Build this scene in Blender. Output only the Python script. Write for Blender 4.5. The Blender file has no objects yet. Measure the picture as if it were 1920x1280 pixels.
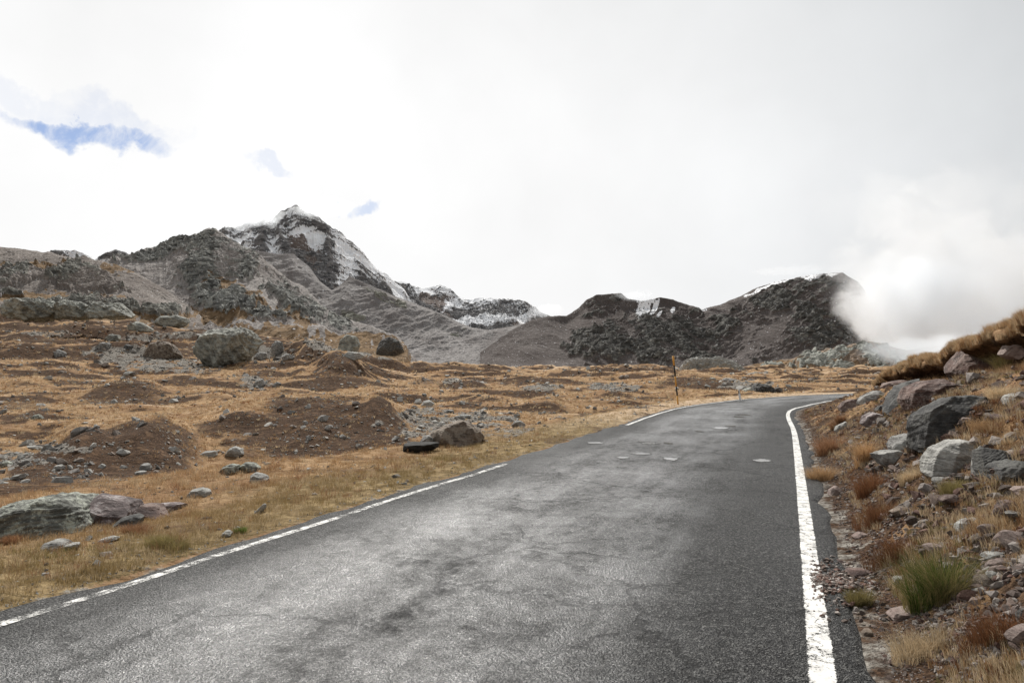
import bpy, bmesh, math, random
import numpy as np
from mathutils import Vector, Matrix, Euler
from mathutils.bvhtree import BVHTree
R = math.radians
random.seed(4)
rng = np.random.default_rng(7)
sc = bpy.context.scene
COL = sc.collection

# ------------------------------------------------------------------ camera
F = 1280.0                      # focal length in photo pixels (24 mm on full frame)
PITCH = math.atan(60 / F)
CAMZ = 1.6
cam = bpy.data.cameras.new('camera'); cam.lens = 24; cam.sensor_width = 36
cam.clip_start = 0.05; cam.clip_end = 20000
camo = bpy.data.objects.new('camera', cam); COL.objects.link(camo)
camo.location = (0, 0, CAMZ); camo.rotation_euler = (math.pi / 2 + PITCH, 0, 0)
sc.camera = camo

# ------------------------------------------------------------------ light
SUN_EL, SUN_AZ = R(48), R(-14)           # azimuth measured from +Y towards +X
sund = Vector((math.sin(SUN_AZ) * math.cos(SUN_EL), math.cos(SUN_AZ) * math.cos(SUN_EL), math.sin(SUN_EL)))
sl = bpy.data.lights.new('sun', 'SUN'); sl.energy = 5.0; sl.angle = R(6); sl.color = (1, .965, .91)
slo = bpy.data.objects.new('sun', sl); COL.objects.link(slo)
slo.rotation_euler = (-sund).to_track_quat('-Z', 'Y').to_euler()
sc.view_settings.view_transform = 'Standard'; sc.view_settings.look = 'None'
sc.view_settings.exposure = 0.0; sc.view_settings.gamma = 1; sc.view_settings.use_curve_mapping = False
sc.cycles.volume_bounces = 6
sc.cycles.max_bounces = 8
sc.cycles.volume_step_rate = 1.0
sc.cycles.use_denoising = True


def raydir(u, v):
    """photo pixel -> (X/Y, Z/Y) of its sight line"""
    u = np.asarray(u, float); v = np.asarray(v, float)
    right = (u - 960) / F; up = (640 - v) / F
    fy = math.cos(PITCH) - up * math.sin(PITCH); fz = math.sin(PITCH) + up * math.cos(PITCH)
    return right / fy, fz / fy


def P(u, v, Y):
    t, s = raydir(u, v)
    return np.array([t * Y, Y + 0 * t, CAMZ + s * Y])


def proj(x, y, z):
    y = np.maximum(y, 0.05)
    dz = z - CAMZ
    fwd = y * math.cos(PITCH) + dz * math.sin(PITCH)
    up = -y * math.sin(PITCH) + dz * math.cos(PITCH)
    fwd = np.maximum(fwd, 0.02)
    return 960 + F * x / fwd, 640 - F * up / fwd


# ------------------------------------------------------------------ node helpers
class NT:
    def __init__(s, tree):
        s.t = tree; s.n = tree.nodes; s.l = tree.links
    def new(s, typ, **kw):
        n = s.n.new(typ)
        for k, v in kw.items(): setattr(n, k, v)
        return n
    def inp(s, sock, val):
        if isinstance(val, bpy.types.NodeSocket): s.l.new(val, sock)
        elif val is not None:
            if isinstance(val, (tuple, list)) and len(val) == 3 and sock.type == 'RGBA': val = (*val, 1)
            sock.default_value = val
    def math(s, op, a, b=None, c=None, clamp=False):
        n = s.new('ShaderNodeMath', operation=op, use_clamp=clamp)
        s.inp(n.inputs[0], a)
        if b is not None: s.inp(n.inputs[1], b)
        if c is not None: s.inp(n.inputs[2], c)
        return n.outputs[0]
    def vmath(s, op, a, b=None):
        n = s.new('ShaderNodeVectorMath', operation=op)
        s.inp(n.inputs[0], a)
        if b is not None:
            s.inp(n.inputs['Scale'] if op == 'SCALE' else n.inputs[1], b)
        return n.outputs['Value'] if op in ('DOT_PRODUCT', 'LENGTH', 'DISTANCE') else n.outputs[0]
    def mix(s, f, a, b):
        n = s.new('ShaderNodeMix', data_type='RGBA')
        s.inp(n.inputs[0], f); s.inp(n.inputs[6], a); s.inp(n.inputs[7], b)
        return n.outputs[2]
    def ramp(s, x, lo, hi, a=0.0, b=1.0, smooth=True):
        n = s.new('ShaderNodeMapRange', interpolation_type='SMOOTHSTEP' if smooth else 'LINEAR')
        s.inp(n.inputs[0], x); s.inp(n.inputs[1], lo); s.inp(n.inputs[2], hi)
        s.inp(n.inputs[3], a); s.inp(n.inputs[4], b)
        return n.outputs[0]
    def noise(s, vec, scale, detail=4, rough=.55, dist=0, out=0):
        n = s.new('ShaderNodeTexNoise')
        s.inp(n.inputs['Vector'], vec); n.inputs['Scale'].default_value = scale
        n.inputs['Detail'].default_value = detail; n.inputs['Roughness'].default_value = rough
        n.inputs['Distortion'].default_value = dist
        return n.outputs[out]
    def voro(s, vec, scale, feature='F1', out='Distance', rnd=1):
        n = s.new('ShaderNodeTexVoronoi', feature=feature)
        s.inp(n.inputs['Vector'], vec); n.inputs['Scale'].default_value = scale
        n.inputs['Randomness'].default_value = rnd
        return n.outputs[out]
    def mapping(s, vec, scale=(1, 1, 1), rot=(0, 0, 0)):
        n = s.new('ShaderNodeMapping'); s.inp(n.inputs[0], vec)
        n.inputs['Scale'].default_value = scale; n.inputs['Rotation'].default_value = rot
        return n.outputs[0]
    def bump(s, h, dist, strength=1.0, normal=None):
        n = s.new('ShaderNodeBump'); s.inp(n.inputs['Height'], h)
        n.inputs['Distance'].default_value = dist; n.inputs['Strength'].default_value = strength
        if normal is not None: s.inp(n.inputs['Normal'], normal)
        return n.outputs[0]


def material(name):
    m = bpy.data.materials.new(name); m.use_nodes = True
    nt = NT(m.node_tree); nt.n.clear()
    out = nt.new('ShaderNodeOutputMaterial'); b = nt.new('ShaderNodeBsdfPrincipled')
    nt.l.new(b.outputs[0], out.inputs[0])
    b.inputs['Roughness'].default_value = .9
    b.inputs['Specular IOR Level'].default_value = .25
    return m, nt, b, out


# ------------------------------------------------------------------ world: bright broken overcast over a clear sky
w = bpy.data.worlds.new('World'); sc.world = w; w.use_nodes = True
nt = NT(w.node_tree); nt.n.clear()
wout = nt.new('ShaderNodeOutputWorld')
skyt = nt.new('ShaderNodeTexSky', sky_type='NISHITA'); skyt.sun_disc = False
skyt.sun_elevation = SUN_EL; skyt.sun_rotation = SUN_AZ
bg1 = nt.new('ShaderNodeBackground'); skyt.ozone_density = 3; skyt.dust_density = 0
nt.l.new(nt.vmath('MULTIPLY', skyt.outputs[0], (.62, .84, 1.12)), bg1.inputs[0]); bg1.inputs[1].default_value = .085
D = nt.new('ShaderNodeTexCoord').outputs['Generated']


def wdir(u, v):
    t, s = raydir(u, v); d = Vector((float(t), 1, float(s))); d.normalize(); return tuple(d)


nlow = nt.noise(D, 2.2, 5, .5)
nmid = nt.noise(D, 7, 6, .55, .4)
warp = nt.vmath('SCALE', nt.vmath('SUBTRACT', nt.noise(D, 9, 6, .6, out=1), (.5, .5, .5)), .16)
DW = nt.vmath('ADD', D, warp)
glow = nt.ramp(nt.vmath('DOT_PRODUCT', D, wdir(480, 420)), math.cos(R(62)), math.cos(R(14)))
top = nt.ramp(nt.vmath('DOT_PRODUCT', D, (0, 0, 1)), .28, .62)
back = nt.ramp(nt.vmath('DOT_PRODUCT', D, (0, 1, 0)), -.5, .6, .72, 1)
lum = nt.math('ADD', .70, nt.math('MULTIPLY', glow, .30))
lum = nt.math('ADD', lum, nt.math('MULTIPLY', nt.math('SUBTRACT', nlow, .5), .34))
lum = nt.math('ADD', lum, nt.math('MULTIPLY', nt.math('SUBTRACT', nmid, .5), .07))
lum = nt.math('SUBTRACT', lum, nt.math('MULTIPLY', top, .11))
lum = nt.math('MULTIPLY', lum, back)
low = nt.ramp(nt.vmath('DOT_PRODUCT', D, (0, 0, 1)), -.12, -.02, .35, 1)
lum = nt.math('MULTIPLY', lum, low)
ccol = nt.mix(glow, (.965, .992, 1.015), (1.0, 1.0, 1.0))
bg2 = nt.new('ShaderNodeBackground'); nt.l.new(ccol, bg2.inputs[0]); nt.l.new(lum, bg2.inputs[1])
# gaps in the cloud
gap = None
for (u, v, ru, rv, amt) in ((150, 262, 66, 20, .72), (250, 268, 44, 20, .72), (70, 200, 110, 20, .12), (215, 232, 80, 18, .18),
                            (500, 318, 30, 12, .2), (657, 403, 30, 12, .36)):
    d = Vector(wdir(u, v)); ex = Vector((d.y, -d.x, 0)).normalized(); ez = ex.cross(d)
    a = nt.math('DIVIDE', nt.vmath('DOT_PRODUCT', DW, tuple(ex)), ru / F)
    a = nt.math('SUBTRACT', a, ex.dot(d) / (ru / F))
    b = nt.math('DIVIDE', nt.math('SUBTRACT', nt.vmath('DOT_PRODUCT', DW, tuple(ez)), ez.dot(d)), rv / F)
    r2 = nt.math('ADD', nt.math('MULTIPLY', a, a), nt.math('MULTIPLY', b, b))
    g = nt.ramp(r2, 2.0, .2, 0, amt)
    g = nt.math('MULTIPLY', g, nt.ramp(nt.vmath('DOT_PRODUCT', D, tuple(d)), .9, .95))
    gap = g if gap is None else nt.math('MAXIMUM', gap, g)
gap = nt.math('MULTIPLY', gap, nt.ramp(nt.noise(D, 22, 6, .62, .6), .34, .60, .35, 1))
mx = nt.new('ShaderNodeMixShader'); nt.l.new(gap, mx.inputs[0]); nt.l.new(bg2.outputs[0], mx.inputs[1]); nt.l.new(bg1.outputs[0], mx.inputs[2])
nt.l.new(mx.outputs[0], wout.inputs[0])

# ------------------------------------------------------------------ numpy noise
_perm = rng.permutation(4096).astype(np.int64)
_ga = rng.uniform(0, 2 * math.pi, 4096)
_g2 = np.stack([np.cos(_ga), np.sin(_ga)], 1)
_g3 = rng.normal(size=(4096, 3)); _g3 /= np.linalg.norm(_g3, axis=1)[:, None]


def sstep(a, b, x):
    t = np.clip((x - a) / (b - a), 0, 1); return t * t * (3 - 2 * t)


def per2(x, y, seed=0):
    xi = np.floor(x).astype(np.int64); yi = np.floor(y).astype(np.int64); xf = x - xi; yf = y - yi
    u = xf ** 3 * (xf * (xf * 6 - 15) + 10); v = yf ** 3 * (yf * (yf * 6 - 15) + 10)
    def g(i, j, a, b):
        h = _perm[(_perm[(i + seed * 131) & 4095] + j) & 4095]
        return _g2[h, 0] * a + _g2[h, 1] * b
    n0 = g(xi, yi, xf, yf) * (1 - u) + g(xi + 1, yi, xf - 1, yf) * u
    n1 = g(xi, yi + 1, xf, yf - 1) * (1 - u) + g(xi + 1, yi + 1, xf - 1, yf - 1) * u
    return (n0 * (1 - v) + n1 * v) * 1.5


def per3(x, y, z, seed=0):
    xi = np.floor(x).astype(np.int64); yi = np.floor(y).astype(np.int64); zi = np.floor(z).astype(np.int64)
    xf = x - xi; yf = y - yi; zf = z - zi
    u = xf * xf * (3 - 2 * xf); v = yf * yf * (3 - 2 * yf); w_ = zf * zf * (3 - 2 * zf)
    r = 0
    for k in (0, 1):
        for j in (0, 1):
            for i in (0, 1):
                h = _perm[(_perm[(_perm[(xi + i + seed * 131) & 4095] + yi + j) & 4095] + zi + k) & 4095]
                g = _g3[h]
                n = g[..., 0] * (xf - i) + g[..., 1] * (yf - j) + g[..., 2] * (zf - k)
                r = r + n * (u if i else 1 - u) * (v if j else 1 - v) * (w_ if k else 1 - w_)
    return r * 1.5


def fbm(x, y, o=5, seed=0, gain=.5, ridge=False):
    a = 1.0; s = 0; tot = 0
    for k in range(o):
        n = per2(x, y, seed + k)
        if ridge: n = 1 - 2 * np.abs(n) ** .8
        s = s + a * n; tot += a; a *= gain; x = x * 2.03 + 5.2; y = y * 2.03 - 3.7
    return s / tot


def fbm3(x, y, z, o=4, seed=0, gain=.5, ridge=False):
    a = 1.0; s = 0; tot = 0
    for k in range(o):
        n = per3(x, y, z, seed + k)
        if ridge: n = 1 - 2 * np.abs(n) ** .8
        s = s + a * n; tot += a; a *= gain; x = x * 2.03 + 5.2; y = y * 2.03 - 3.7; z = z * 2.03 + 1.3
    return s / tot


# ------------------------------------------------------------------ mesh helpers
def np_mesh(name, V, faces, mat, cols=None, smooth=True, parent=None, mats=None, midx=None):
    me = bpy.data.meshes.new(name)
    V = np.ascontiguousarray(V, dtype=np.float32); faces = np.ascontiguousarray(faces, dtype=np.int32)
    n, k = faces.shape
    me.vertices.add(len(V)); me.vertices.foreach_set('co', V.ravel())
    me.loops.add(n * k); me.loops.foreach_set('vertex_index', faces.ravel())
    me.polygons.add(n); me.polygons.foreach_set('loop_start', np.arange(0, n * k, k, dtype=np.int32))
    me.polygons.foreach_set('loop_total', np.full(n, k, dtype=np.int32))
    me.polygons.foreach_set('use_smooth', np.full(n, smooth, dtype=bool))
    if midx is not None: me.polygons.foreach_set('material_index', midx.astype(np.int32))
    me.update(calc_edges=True); me.validate()
    if cols is not None:
        for an, c in cols.items():
            at = me.color_attributes.new(an, 'FLOAT_COLOR', 'POINT')
            c = np.ascontiguousarray(c, dtype=np.float32)
            if c.shape[1] == 3: c = np.concatenate([c, np.ones((len(c), 1), np.float32)], 1)
            at.data.foreach_set('color', c.ravel())
    for m in (mats or [mat]): me.materials.append(m)
    o = bpy.data.objects.new(name, me); COL.objects.link(o)
    if parent: o.parent = parent
    return o


def grid_faces(nr, nc, wrap=False):
    i = np.arange(nr - 1)[:, None]; j = np.arange(nc - (0 if wrap else 1))[None, :]
    j2 = (j + 1) % nc
    return np.stack([i * nc + j, i * nc + j2, (i + 1) * nc + j2, (i + 1) * nc + j], -1).reshape(-1, 4)


def tag(o, label=None, cat=None, group=None, kind=None):
    if label: o['label'] = label
    if cat: o['category'] = cat
    if group: o['group'] = group
    if kind: o['kind'] = kind
    return o


# ------------------------------------------------------------------ road
RW = 2.42            # centre to edge line
cp = [(-24.2, -52.8), (-12.6, -24.5), (-4.86, -5.8), (-1.06, 3.48), (2.10, 11.28), (5.44, 19.58), (10.1, 31.2), (16.4, 41.2),
      (23.0, 48.8), (30.5, 53.6), (39, 56.2), (50, 57), (64, 55), (80, 50)]


def catmull(pts, n=26):
    out = []
    for i in range(1, len(pts) - 2):
        p0, p1, p2, p3 = [np.array(pts[k], float) for k in (i - 1, i, i + 1, i + 2)]
        for k in range(n):
            t = k / n
            out.append(.5 * ((2 * p1) + (-p0 + p2) * t + (2 * p0 - 5 * p1 + 4 * p2 - p3) * t * t + (-p0 + 3 * p1 - 3 * p2 + p3) * t ** 3))
    return np.array(out)


CL = catmull(cp)
_d = np.linalg.norm(np.diff(CL, axis=0), axis=1); _s = np.concatenate([[0], np.cumsum(_d)])
NS = int(_s[-1] / .25)
ss = np.linspace(0, _s[-1], NS)
CL = np.stack([np.interp(ss, _s, CL[:, 0]), np.interp(ss, _s, CL[:, 1])], 1)
for _ in range(30): CL[1:-1] = .25 * CL[:-2] + .5 * CL[1:-1] + .25 * CL[2:]
TAN = np.gradient(CL, axis=0); TAN /= np.linalg.norm(TAN, axis=1)[:, None]
NRM = np.stack([TAN[:, 1], -TAN[:, 0]], 1)          # to the right
SS = ss - ss[np.argmin(np.abs(CL[:, 1]))]            # 0 beside the camera


def road_z(x, y):
    return .035 * per2(x * .13, y * .13, 3) + .012 * per2(x * .6, y * .6, 4) - .02


def road_coord(x, y):
    """signed offset from the centreline (right +) and distance along it"""
    x = np.asarray(x, float).ravel(); y = np.asarray(y, float).ravel()
    if x.size > 5000 and (y > 75).any():
        s = np.full(x.shape, -500.0); a = np.zeros(x.shape); m = y <= 75
        s[m], a[m] = road_coord(x[m], y[m]); return s, a
    s = np.full(x.shape, 999.0); a = np.zeros(x.shape)
    c = CL[::4]; cc = (c ** 2).sum(1)
    for k in range(0, len(x), 200000):
        X = np.stack([x[k:k + 200000], y[k:k + 200000]], 1)
        d2 = cc[None] - 2 * X @ c.T
        i = np.clip(np.argmin(d2, 1) * 4, 0, len(CL) - 1)
        r = X - CL[i]
        al = (r * TAN[i]).sum(1)
        j = np.clip(i + np.round(al / .25).astype(int), 0, len(CL) - 1)
        r = X - CL[j]
        s[k:k + 200000] = (r * NRM[j]).sum(1)
        far = (r ** 2).sum(1)
        s[k:k + 200000] = np.sign(s[k:k + 200000] + 1e-9) * np.sqrt(np.maximum(far, s[k:k + 200000] ** 2))
        a[k:k + 200000] = SS[j] + (r * TAN[j]).sum(1)
    return s, a


# ------------------------------------------------------------------ ground shape
YT = np.array([14, 22, 32, 45, 60, 80, 110, 150, 200, 260, 340, 450, 900.])
UT = {  # v of the general lie of the land at those distances; near ones from z
    -400: (745, 715, 680, 635, 600, 590, 590, 590, 590, 590),
    0:    (752, 722, 690, 645, 610, 594, 590, 590, 590, 590),
    240:  (757, 730, 700, 660, 626, 612, 610, 610, 610, 610),
    480:  (762, 736, 708, 675, 648, 640, 640, 640, 640, 640),
    640:  (764, 741, 718, 688, 668, 662, 665, 665, 665, 665),
    760:  (766, 746, 727, 710, 697, 696, 697, 697, 697, 697),
    960:  (766, 746, 728, 712, 701, 697, 697, 697, 697, 697),
    1200: (762, 742, 724, 709, 700, 696, 697, 697, 697, 697),
    1440: (756, 735, 723, 713, 707, 703, 698, 696, 696, 696),
    1700: (756, 735, 722, 713, 706, 700, 695, 690, 690, 690),
    2400: (756, 735, 722, 713, 706, 700, 690, 680, 680, 680)}
NEARZ = {-400: (-.7, -.9, -.5), 0: (-.75, -1.15, -.55), 240: (-.8, -1.25, -.7), 480: (-.8, -1.3, -.8), 640: (-.7, -1.25, -.9),
         760: (-.6, -1.15, -.8), 960: (-.4, -1.0, -.8), 1200: (-.2, -.4, -.7), 1440: (0, 0, -.3), 1700: (0, 0, 0), 2400: (0, 0, 0)}
TK = np.array([(u - 960) / F for u in UT])
ZK = []
for u in UT:
    z = list(NEARZ[u])
    for Y, v in zip(YT[3:], UT[u]): z.append(CAMZ + Y * float(raydir(u, v)[1]))
    ZK.append(z)
ZK = np.array(ZK)                      # (nu, nY)
LY = np.log(YT)


def smooth_interp(x, xp, F2):
    """F2 rows at xp -> smoothly blended row weights"""
    x = np.clip(x, xp[0], xp[-1]); i = np.clip(np.searchsorted(xp, x) - 1, 0, len(xp) - 2)
    f = (x - xp[i]) / (xp[i + 1] - xp[i]); f = f * f * (3 - 2 * f) * .6 + f * .4
    return i, f


def base_z(x, y):
    yy = np.maximum(y, 3.0)
    t = np.clip(x / yy, TK[0], TK[-1])
    i, f = smooth_interp(t, TK, None)
    j, g = smooth_interp(np.log(yy), LY, None)
    return (ZK[i, j] * (1 - f) + ZK[i + 1, j] * f) * (1 - g) + (ZK[i, j + 1] * (1 - f) + ZK[i + 1, j + 1] * f) * g


# hummocks: crest pixel, distance, half width (px), half depth (m), how brown its near face is (stony soil plus painted backlit shade)
BUMPS = [(655, 751, 33, 120, 5.5, 1), (560, 760, 32, 90, 5, .75), (480, 776, 30, 80, 4.5, .5), (720, 776, 31, 60, 4, 1), (285, 803, 24, 90, 4, .9), (130, 832, 21.5, 80, 3.5, 1), (420, 792, 28, 100, 4.5, .15), (200, 806, 23, 120, 4, 1), (330, 800, 26, 70, 3, .6), (60, 858, 19, 60, 3, .8),
         (235, 724, 50, 100, 7, .7), (40, 748, 43, 90, 5, .5), (585, 640, 110, 75, 14, .1), (640, 668, 85, 70, 9, .6), (545, 735, 56, 60, 5, .5),
         (400, 745, 46, 70, 5, 0), (890, 708, 105, 55, 9, .6), (800, 716, 88, 60, 8, .5), (700, 728, 66, 60, 6, .3), (760, 734, 60, 70, 5, .2),
         (880, 722, 80, 70, 7, .8), (970, 714, 105, 70, 9, .2), (1050, 700, 140, 90, 12, 0), (900, 742, 52, 80, 5, .1), (1030, 752, 46, 60, 4, .5),
         (1150, 736, 58, 130, 7, .35), (1300, 716, 88, 90, 9, 1), (1180, 700, 140, 80, 10, .3), (1000, 733, 66, 60, 5, .4), (130, 690, 75, 90, 8, .4),
         (330, 722, 66, 60, 5, .2), (480, 700, 85, 60, 8, .5), (20, 640, 110, 80, 12, .4), (200, 645, 110, 100, 12, .3), (1130, 716, 95, 60, 8, .3),
         (740, 690, 150, 50, 14, .1), (450, 776, 36, 60, 3, .1), (560, 700, 82, 40, 6, .2), (60, 715, 58, 60, 5, .3), (786, 827, 23.4, 60, 1.1, .3)]
BX = []
for (u, v, Y, wu, dY, br) in BUMPS:
    p = P(u, v, Y); zb = float(base_z(np.array([p[0]]), np.array([Y]))[0])
    BX.append((p[0], Y, max(.25, min(p[2] - zb, 3.5)), wu * Y / F, dY, br))

BANKY = np.array([-60, 4, 8, 10.2, 12.3, 15.1, 20.7, 26, 30, 33, 37, 60])
BANKH = np.array([2.2, 2.5, 2.5, 2.46, 2.30, 2.12, 1.86, 1.27, .78, .36, .12, .1])
BS = np.array([-.1, .0, .3, 1.0, 1.6, 2.2, 2.6, 3.05, 3.15, 3.4, 4, 8, 20, 60])
BV = np.array([0, 0, .03, .25, .44, .60, .64, .65, .93, .97, 1.0, 1.12, 1.3, 1.6])
AE = RW + .32                                     # asphalt edge


def terrain(x, y, fine=True):
    x = np.asarray(x, float).ravel(); y = np.asarray(y, float).ravel()
    r = np.hypot(x, y)
    z = base_z(x, y)
    brown = np.zeros_like(x)
    for (bx, by, h, wx, wy, br) in BX:
        wxx = wx * .62
        t = bx / by                                  # keep the mound roughly across the view from the road
        dx = (x - bx - t * (y - by)) / wxx; dy = (y - by) / wy
        dxn = dx + .5 * per2(x * .13, y * .13, 11) + .25 * per2(x * .4, y * .4, 12); dy = dy + .35 * per2(x * .17, y * .17, 13) + .12 * per2(x * .6, y * .6, 14)
        near = dy < 0
        q = np.exp(-(np.abs(dxn) ** 2.4)) * np.where(near, np.exp(-np.abs(dy * 1.15) ** 2.2), np.exp(-(dy * .7) ** 2))
        z = z + h * q
        brown = np.maximum(brown, br * np.exp(-np.abs(dx / 1.25) ** 3) * sstep(-2.2, -1.3, dy) * sstep(.15, -.25, dy + .5 * per2(x * .5, y * .5, 15)))
    amp = sstep(14, 45, r)
    far = sstep(60, 160, r)
    un = fbm(x / 17, y / 10, 4, 21, .42)
    z = z + amp * (1.15 + 1.8 * far) * un + amp * .20 * fbm(x / 7.5, y / 4.5, 2, 33, ridge=True) * (1 + far)
    z = z + far * 2.2 * fbm(x / 45, y / 30, 4, 41)
    # road corridor
    s, a = road_coord(x, y)
    L = -s - AE                                     # distance outside the left asphalt edge
    Rr = s - AE
    # left verge: crest then hollow
    vw = np.interp(y, [-5, 4, 8, 12, 16, 20, 26, 40, 60], [5, 5.6, 5.6, 5.0, 3.4, 2.6, 1.9, 2.0, 2.2])
    vw = vw + .35 * per2(x * .35, y * .35, 8)
    vz = .02 - .05 * np.clip(L, 0, 4) + .10 * np.exp(-((L - vw + .7) / .8) ** 2)
    wv = sstep(vw - .25, vw + 2.8, L)
    zl = vz * (1 - wv) + z * wv
    dip = np.exp(-(((x + 5.1) / 1.5) ** 2 + ((y - 8.6) / .9) ** 2))        # hollow the boulders sit in
    zl = zl - .12 * dip
    # right bank
    H = np.interp(y, BANKY, BANKH)
    sj = Rr + .18 * per2(a * .7, Rr * .5, 9) * sstep(0.2, 1, Rr) + .10 * per2(a * 2.1, Rr, 10) * sstep(.3, 1.5, Rr)
    zr = H * np.interp(sj, BS, BV)
    wfar = sstep(34, 48, y) * sstep(2, 9, Rr)
    zr = zr * (1 - wfar) + z * wfar
    mo = np.maximum(L, Rr); rz = road_z(x, y)
    zz = np.where(L > 0, zl, zr); zz = np.where(mo > 0, zz + (rz - .015 - zz * .5) * sstep(.45, 0, mo), rz - .015 - .035 * sstep(0, .2, -mo))
    if fine:
        edge = sstep(0, .25, np.maximum(L, Rr))
        k = 1 / (1 + r / 60)
        f = .055 * fbm(x * 1.3, y * 1.3, 3, 51) + .035 * fbm(x * 4.1, y * 4.1, 3, 57)
        zz = zz + f * edge * (.6 + 2.0 * sstep(.2, 1.2, Rr))
        zz = zz + sstep(.3, 1.6, Rr) * sstep(6, 3, Rr) * .10 * fbm(a * 1.6, Rr * 1.3, 3, 61, ridge=True)
        zz = zz + sstep(15, 40, r) * (.05 + .12 * far) * fbm(x * .8, y * .6, 3, 67)
    return zz, s, a, L, Rr, brown, un


GRAVEL = [(300, 682, 100, 16, -3), (225, 660, 70, 12, 0), (470, 660, 70, 14, -5), (480, 716, 30, 12, 0), (850, 795, 100, 20, 5), (770, 780, 60, 14, 8), (930, 806, 60, 12, 0),
          (845, 714, 18, 5, 0), (1012, 726, 36, 6, 3), (1150, 725, 50, 8, 0), (20, 860, 60, 14, -5), (110, 840, 60, 10, -5),
          (1400, 722, 60, 7, 0), (700, 655, 60, 18, 0), (620, 645, 50, 12, 0), (320, 630, 120, 7, 3, .7), (90, 626, 60, 5, 0, .7), (860, 782, 140, 10, 0)]


def blobs(U, V, L, wob=.35, seed=5, sc_=22.0):
    wx = per2(U / sc_, V / (sc_ * .55), seed) + .5 * per2(U / sc_ * 2.3, V / sc_ * 3.6, seed + 1)
    wy = per2(U / sc_ + 9, V / (sc_ * .55) - 4, seed + 2) + .5 * per2(U / sc_ * 2.3, V / sc_ * 3.6 + 7, seed + 3)
    m = np.zeros_like(U)
    for b in L:
        u, v, ru, rv, an = b[:5]; amt = b[5] if len(b) > 5 else 1
        c, s_ = math.cos(R(an)), math.sin(R(an))
        du = U - u; dv = V - v
        a = (du * c - dv * s_) / ru + wob * wx; b_ = (du * s_ + dv * c) / rv + wob * wy
        m = np.maximum(m, amt * sstep(1.25, .75, np.sqrt(a * a + b_ * b_)))
    return m


def ground_masks(x, y, z, s, a, L, Rr, brown, slope):
    """r tan grass / g stony brown / b gravel / a green"""
    U, V = proj(x, y, z); r = np.hypot(x, y)
    n1 = fbm(x / 7, y / 5, 4, 71); n2 = fbm(x / 2.1, y / 1.6, 4, 77); n3 = fbm(x / 25, y / 16, 3, 79)
    grav = blobs(U, V, GRAVEL, .45, 5, 30) * sstep(-.25, .3, n2 + .25) * sstep(12, 16, r)
    stony = np.maximum(brown, sstep(.06, .26, slope + .16 * n1 + .12 * n2) * sstep(14, 26, r) * .9)  # stony soil and backlit shade in one tone: camera-facing slopes go darker
    stony = np.maximum(stony, sstep(.12, .45, n1 + .5 * n2 + .35 * n3) * sstep(11, 22, r) * .75)
    hollow = sstep(-.2, .5, L - 5) * sstep(26, 12, r) * (L > 0)
    stony = np.maximum(stony, hollow * .9)
    # hillside left: reddish brown
    stony = np.maximum(stony, sstep(620, 420, U) * sstep(70, 100, y) * .55 * sstep(-.5, .3, n1))
    # verge: short olive turf with brown patches
    verge = (L > -.02) * sstep(6.2, 5.0, L) * sstep(30, 18, r)
    stony = stony * (1 - verge) + verge * sstep(.1, .5, n2 + .3 * n1) * .45
    green = verge * sstep(3.2, .6, L + 1.2 * n2) * .6
    bank = (Rr > 0) * sstep(5, 2, Rr) * sstep(40, 30, y)
    topb = sstep(3.2, 3.5, Rr)
    stony = stony * (1 - (Rr > 0)) + (Rr > 0) * np.where(Rr < 6, (1 - topb) * sstep(-.3, .35, n2 + .4 * n1 + .12), stony)
    grav = np.maximum(grav, (Rr > -.5) * (L < -.5) * sstep(.30 + .35 * n2, .0 + .2 * n2, Rr) * .55); stony = np.maximum(stony, (Rr > -.5) * (L < -.5) * sstep(.5, .1, Rr))
    grav = np.maximum(grav, (L > -.5) * (Rr < -.5) * sstep(.10, .0, L) * .35)
    green = green * (1 - (Rr > 0))
    # pale straw crests, their sunlit highlight put into the colour as well
    straw = sstep(.07, -.04, slope + .04 * n2) * sstep(20, 40, r)
    straw = np.maximum(straw, (L > 0) * sstep(3, 1.2, L) * sstep(17, 24, y))
    return np.stack([straw, np.clip(stony, 0, 1), np.clip(grav, 0, 1), np.clip(green, 0, 1)], -1)


def slope_at(x, y, z):
    r = np.maximum(np.hypot(x, y), 1); e = np.clip(.03 * r, .2, 1.5)
    z2 = terrain(x - x / r * e, y - y / r * e, fine=False)[0]; z1 = terrain(x, y, fine=False)[0]
    return (z1 - z2) / e


# azimuth / radius grid round the camera, fine inside the view
azd = np.concatenate([np.linspace(-180, -48, 60, endpoint=False), np.linspace(-48, 48, 1180), np.linspace(48, 180, 60, endpoint=False)[1:]])
rad = np.concatenate([[0.0, .5, .9], np.geomspace(1.3, 900, 900), [1500, 3000, 6000]])
A_, R_ = np.meshgrid(np.radians(azd), rad)
gx = (np.sin(A_) * R_).ravel(); gy = (np.cos(A_) * R_).ravel()
gz, gs, ga, gL, gR, gbr, gun = terrain(gx, gy)
Z2 = gz.reshape(A_.shape)
sm = Z2.copy()
for _ in range(3): sm[1:-1] = (sm[:-2] + sm[1:-1] * 2 + sm[2:]) / 4
gsl = np.gradient(sm, axis=0) / np.maximum(np.gradient(R_, axis=0), 1e-3)
gm = ground_masks(gx, gy, gz, gs, ga, gL, gR, gbr, gsl.ravel())

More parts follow.
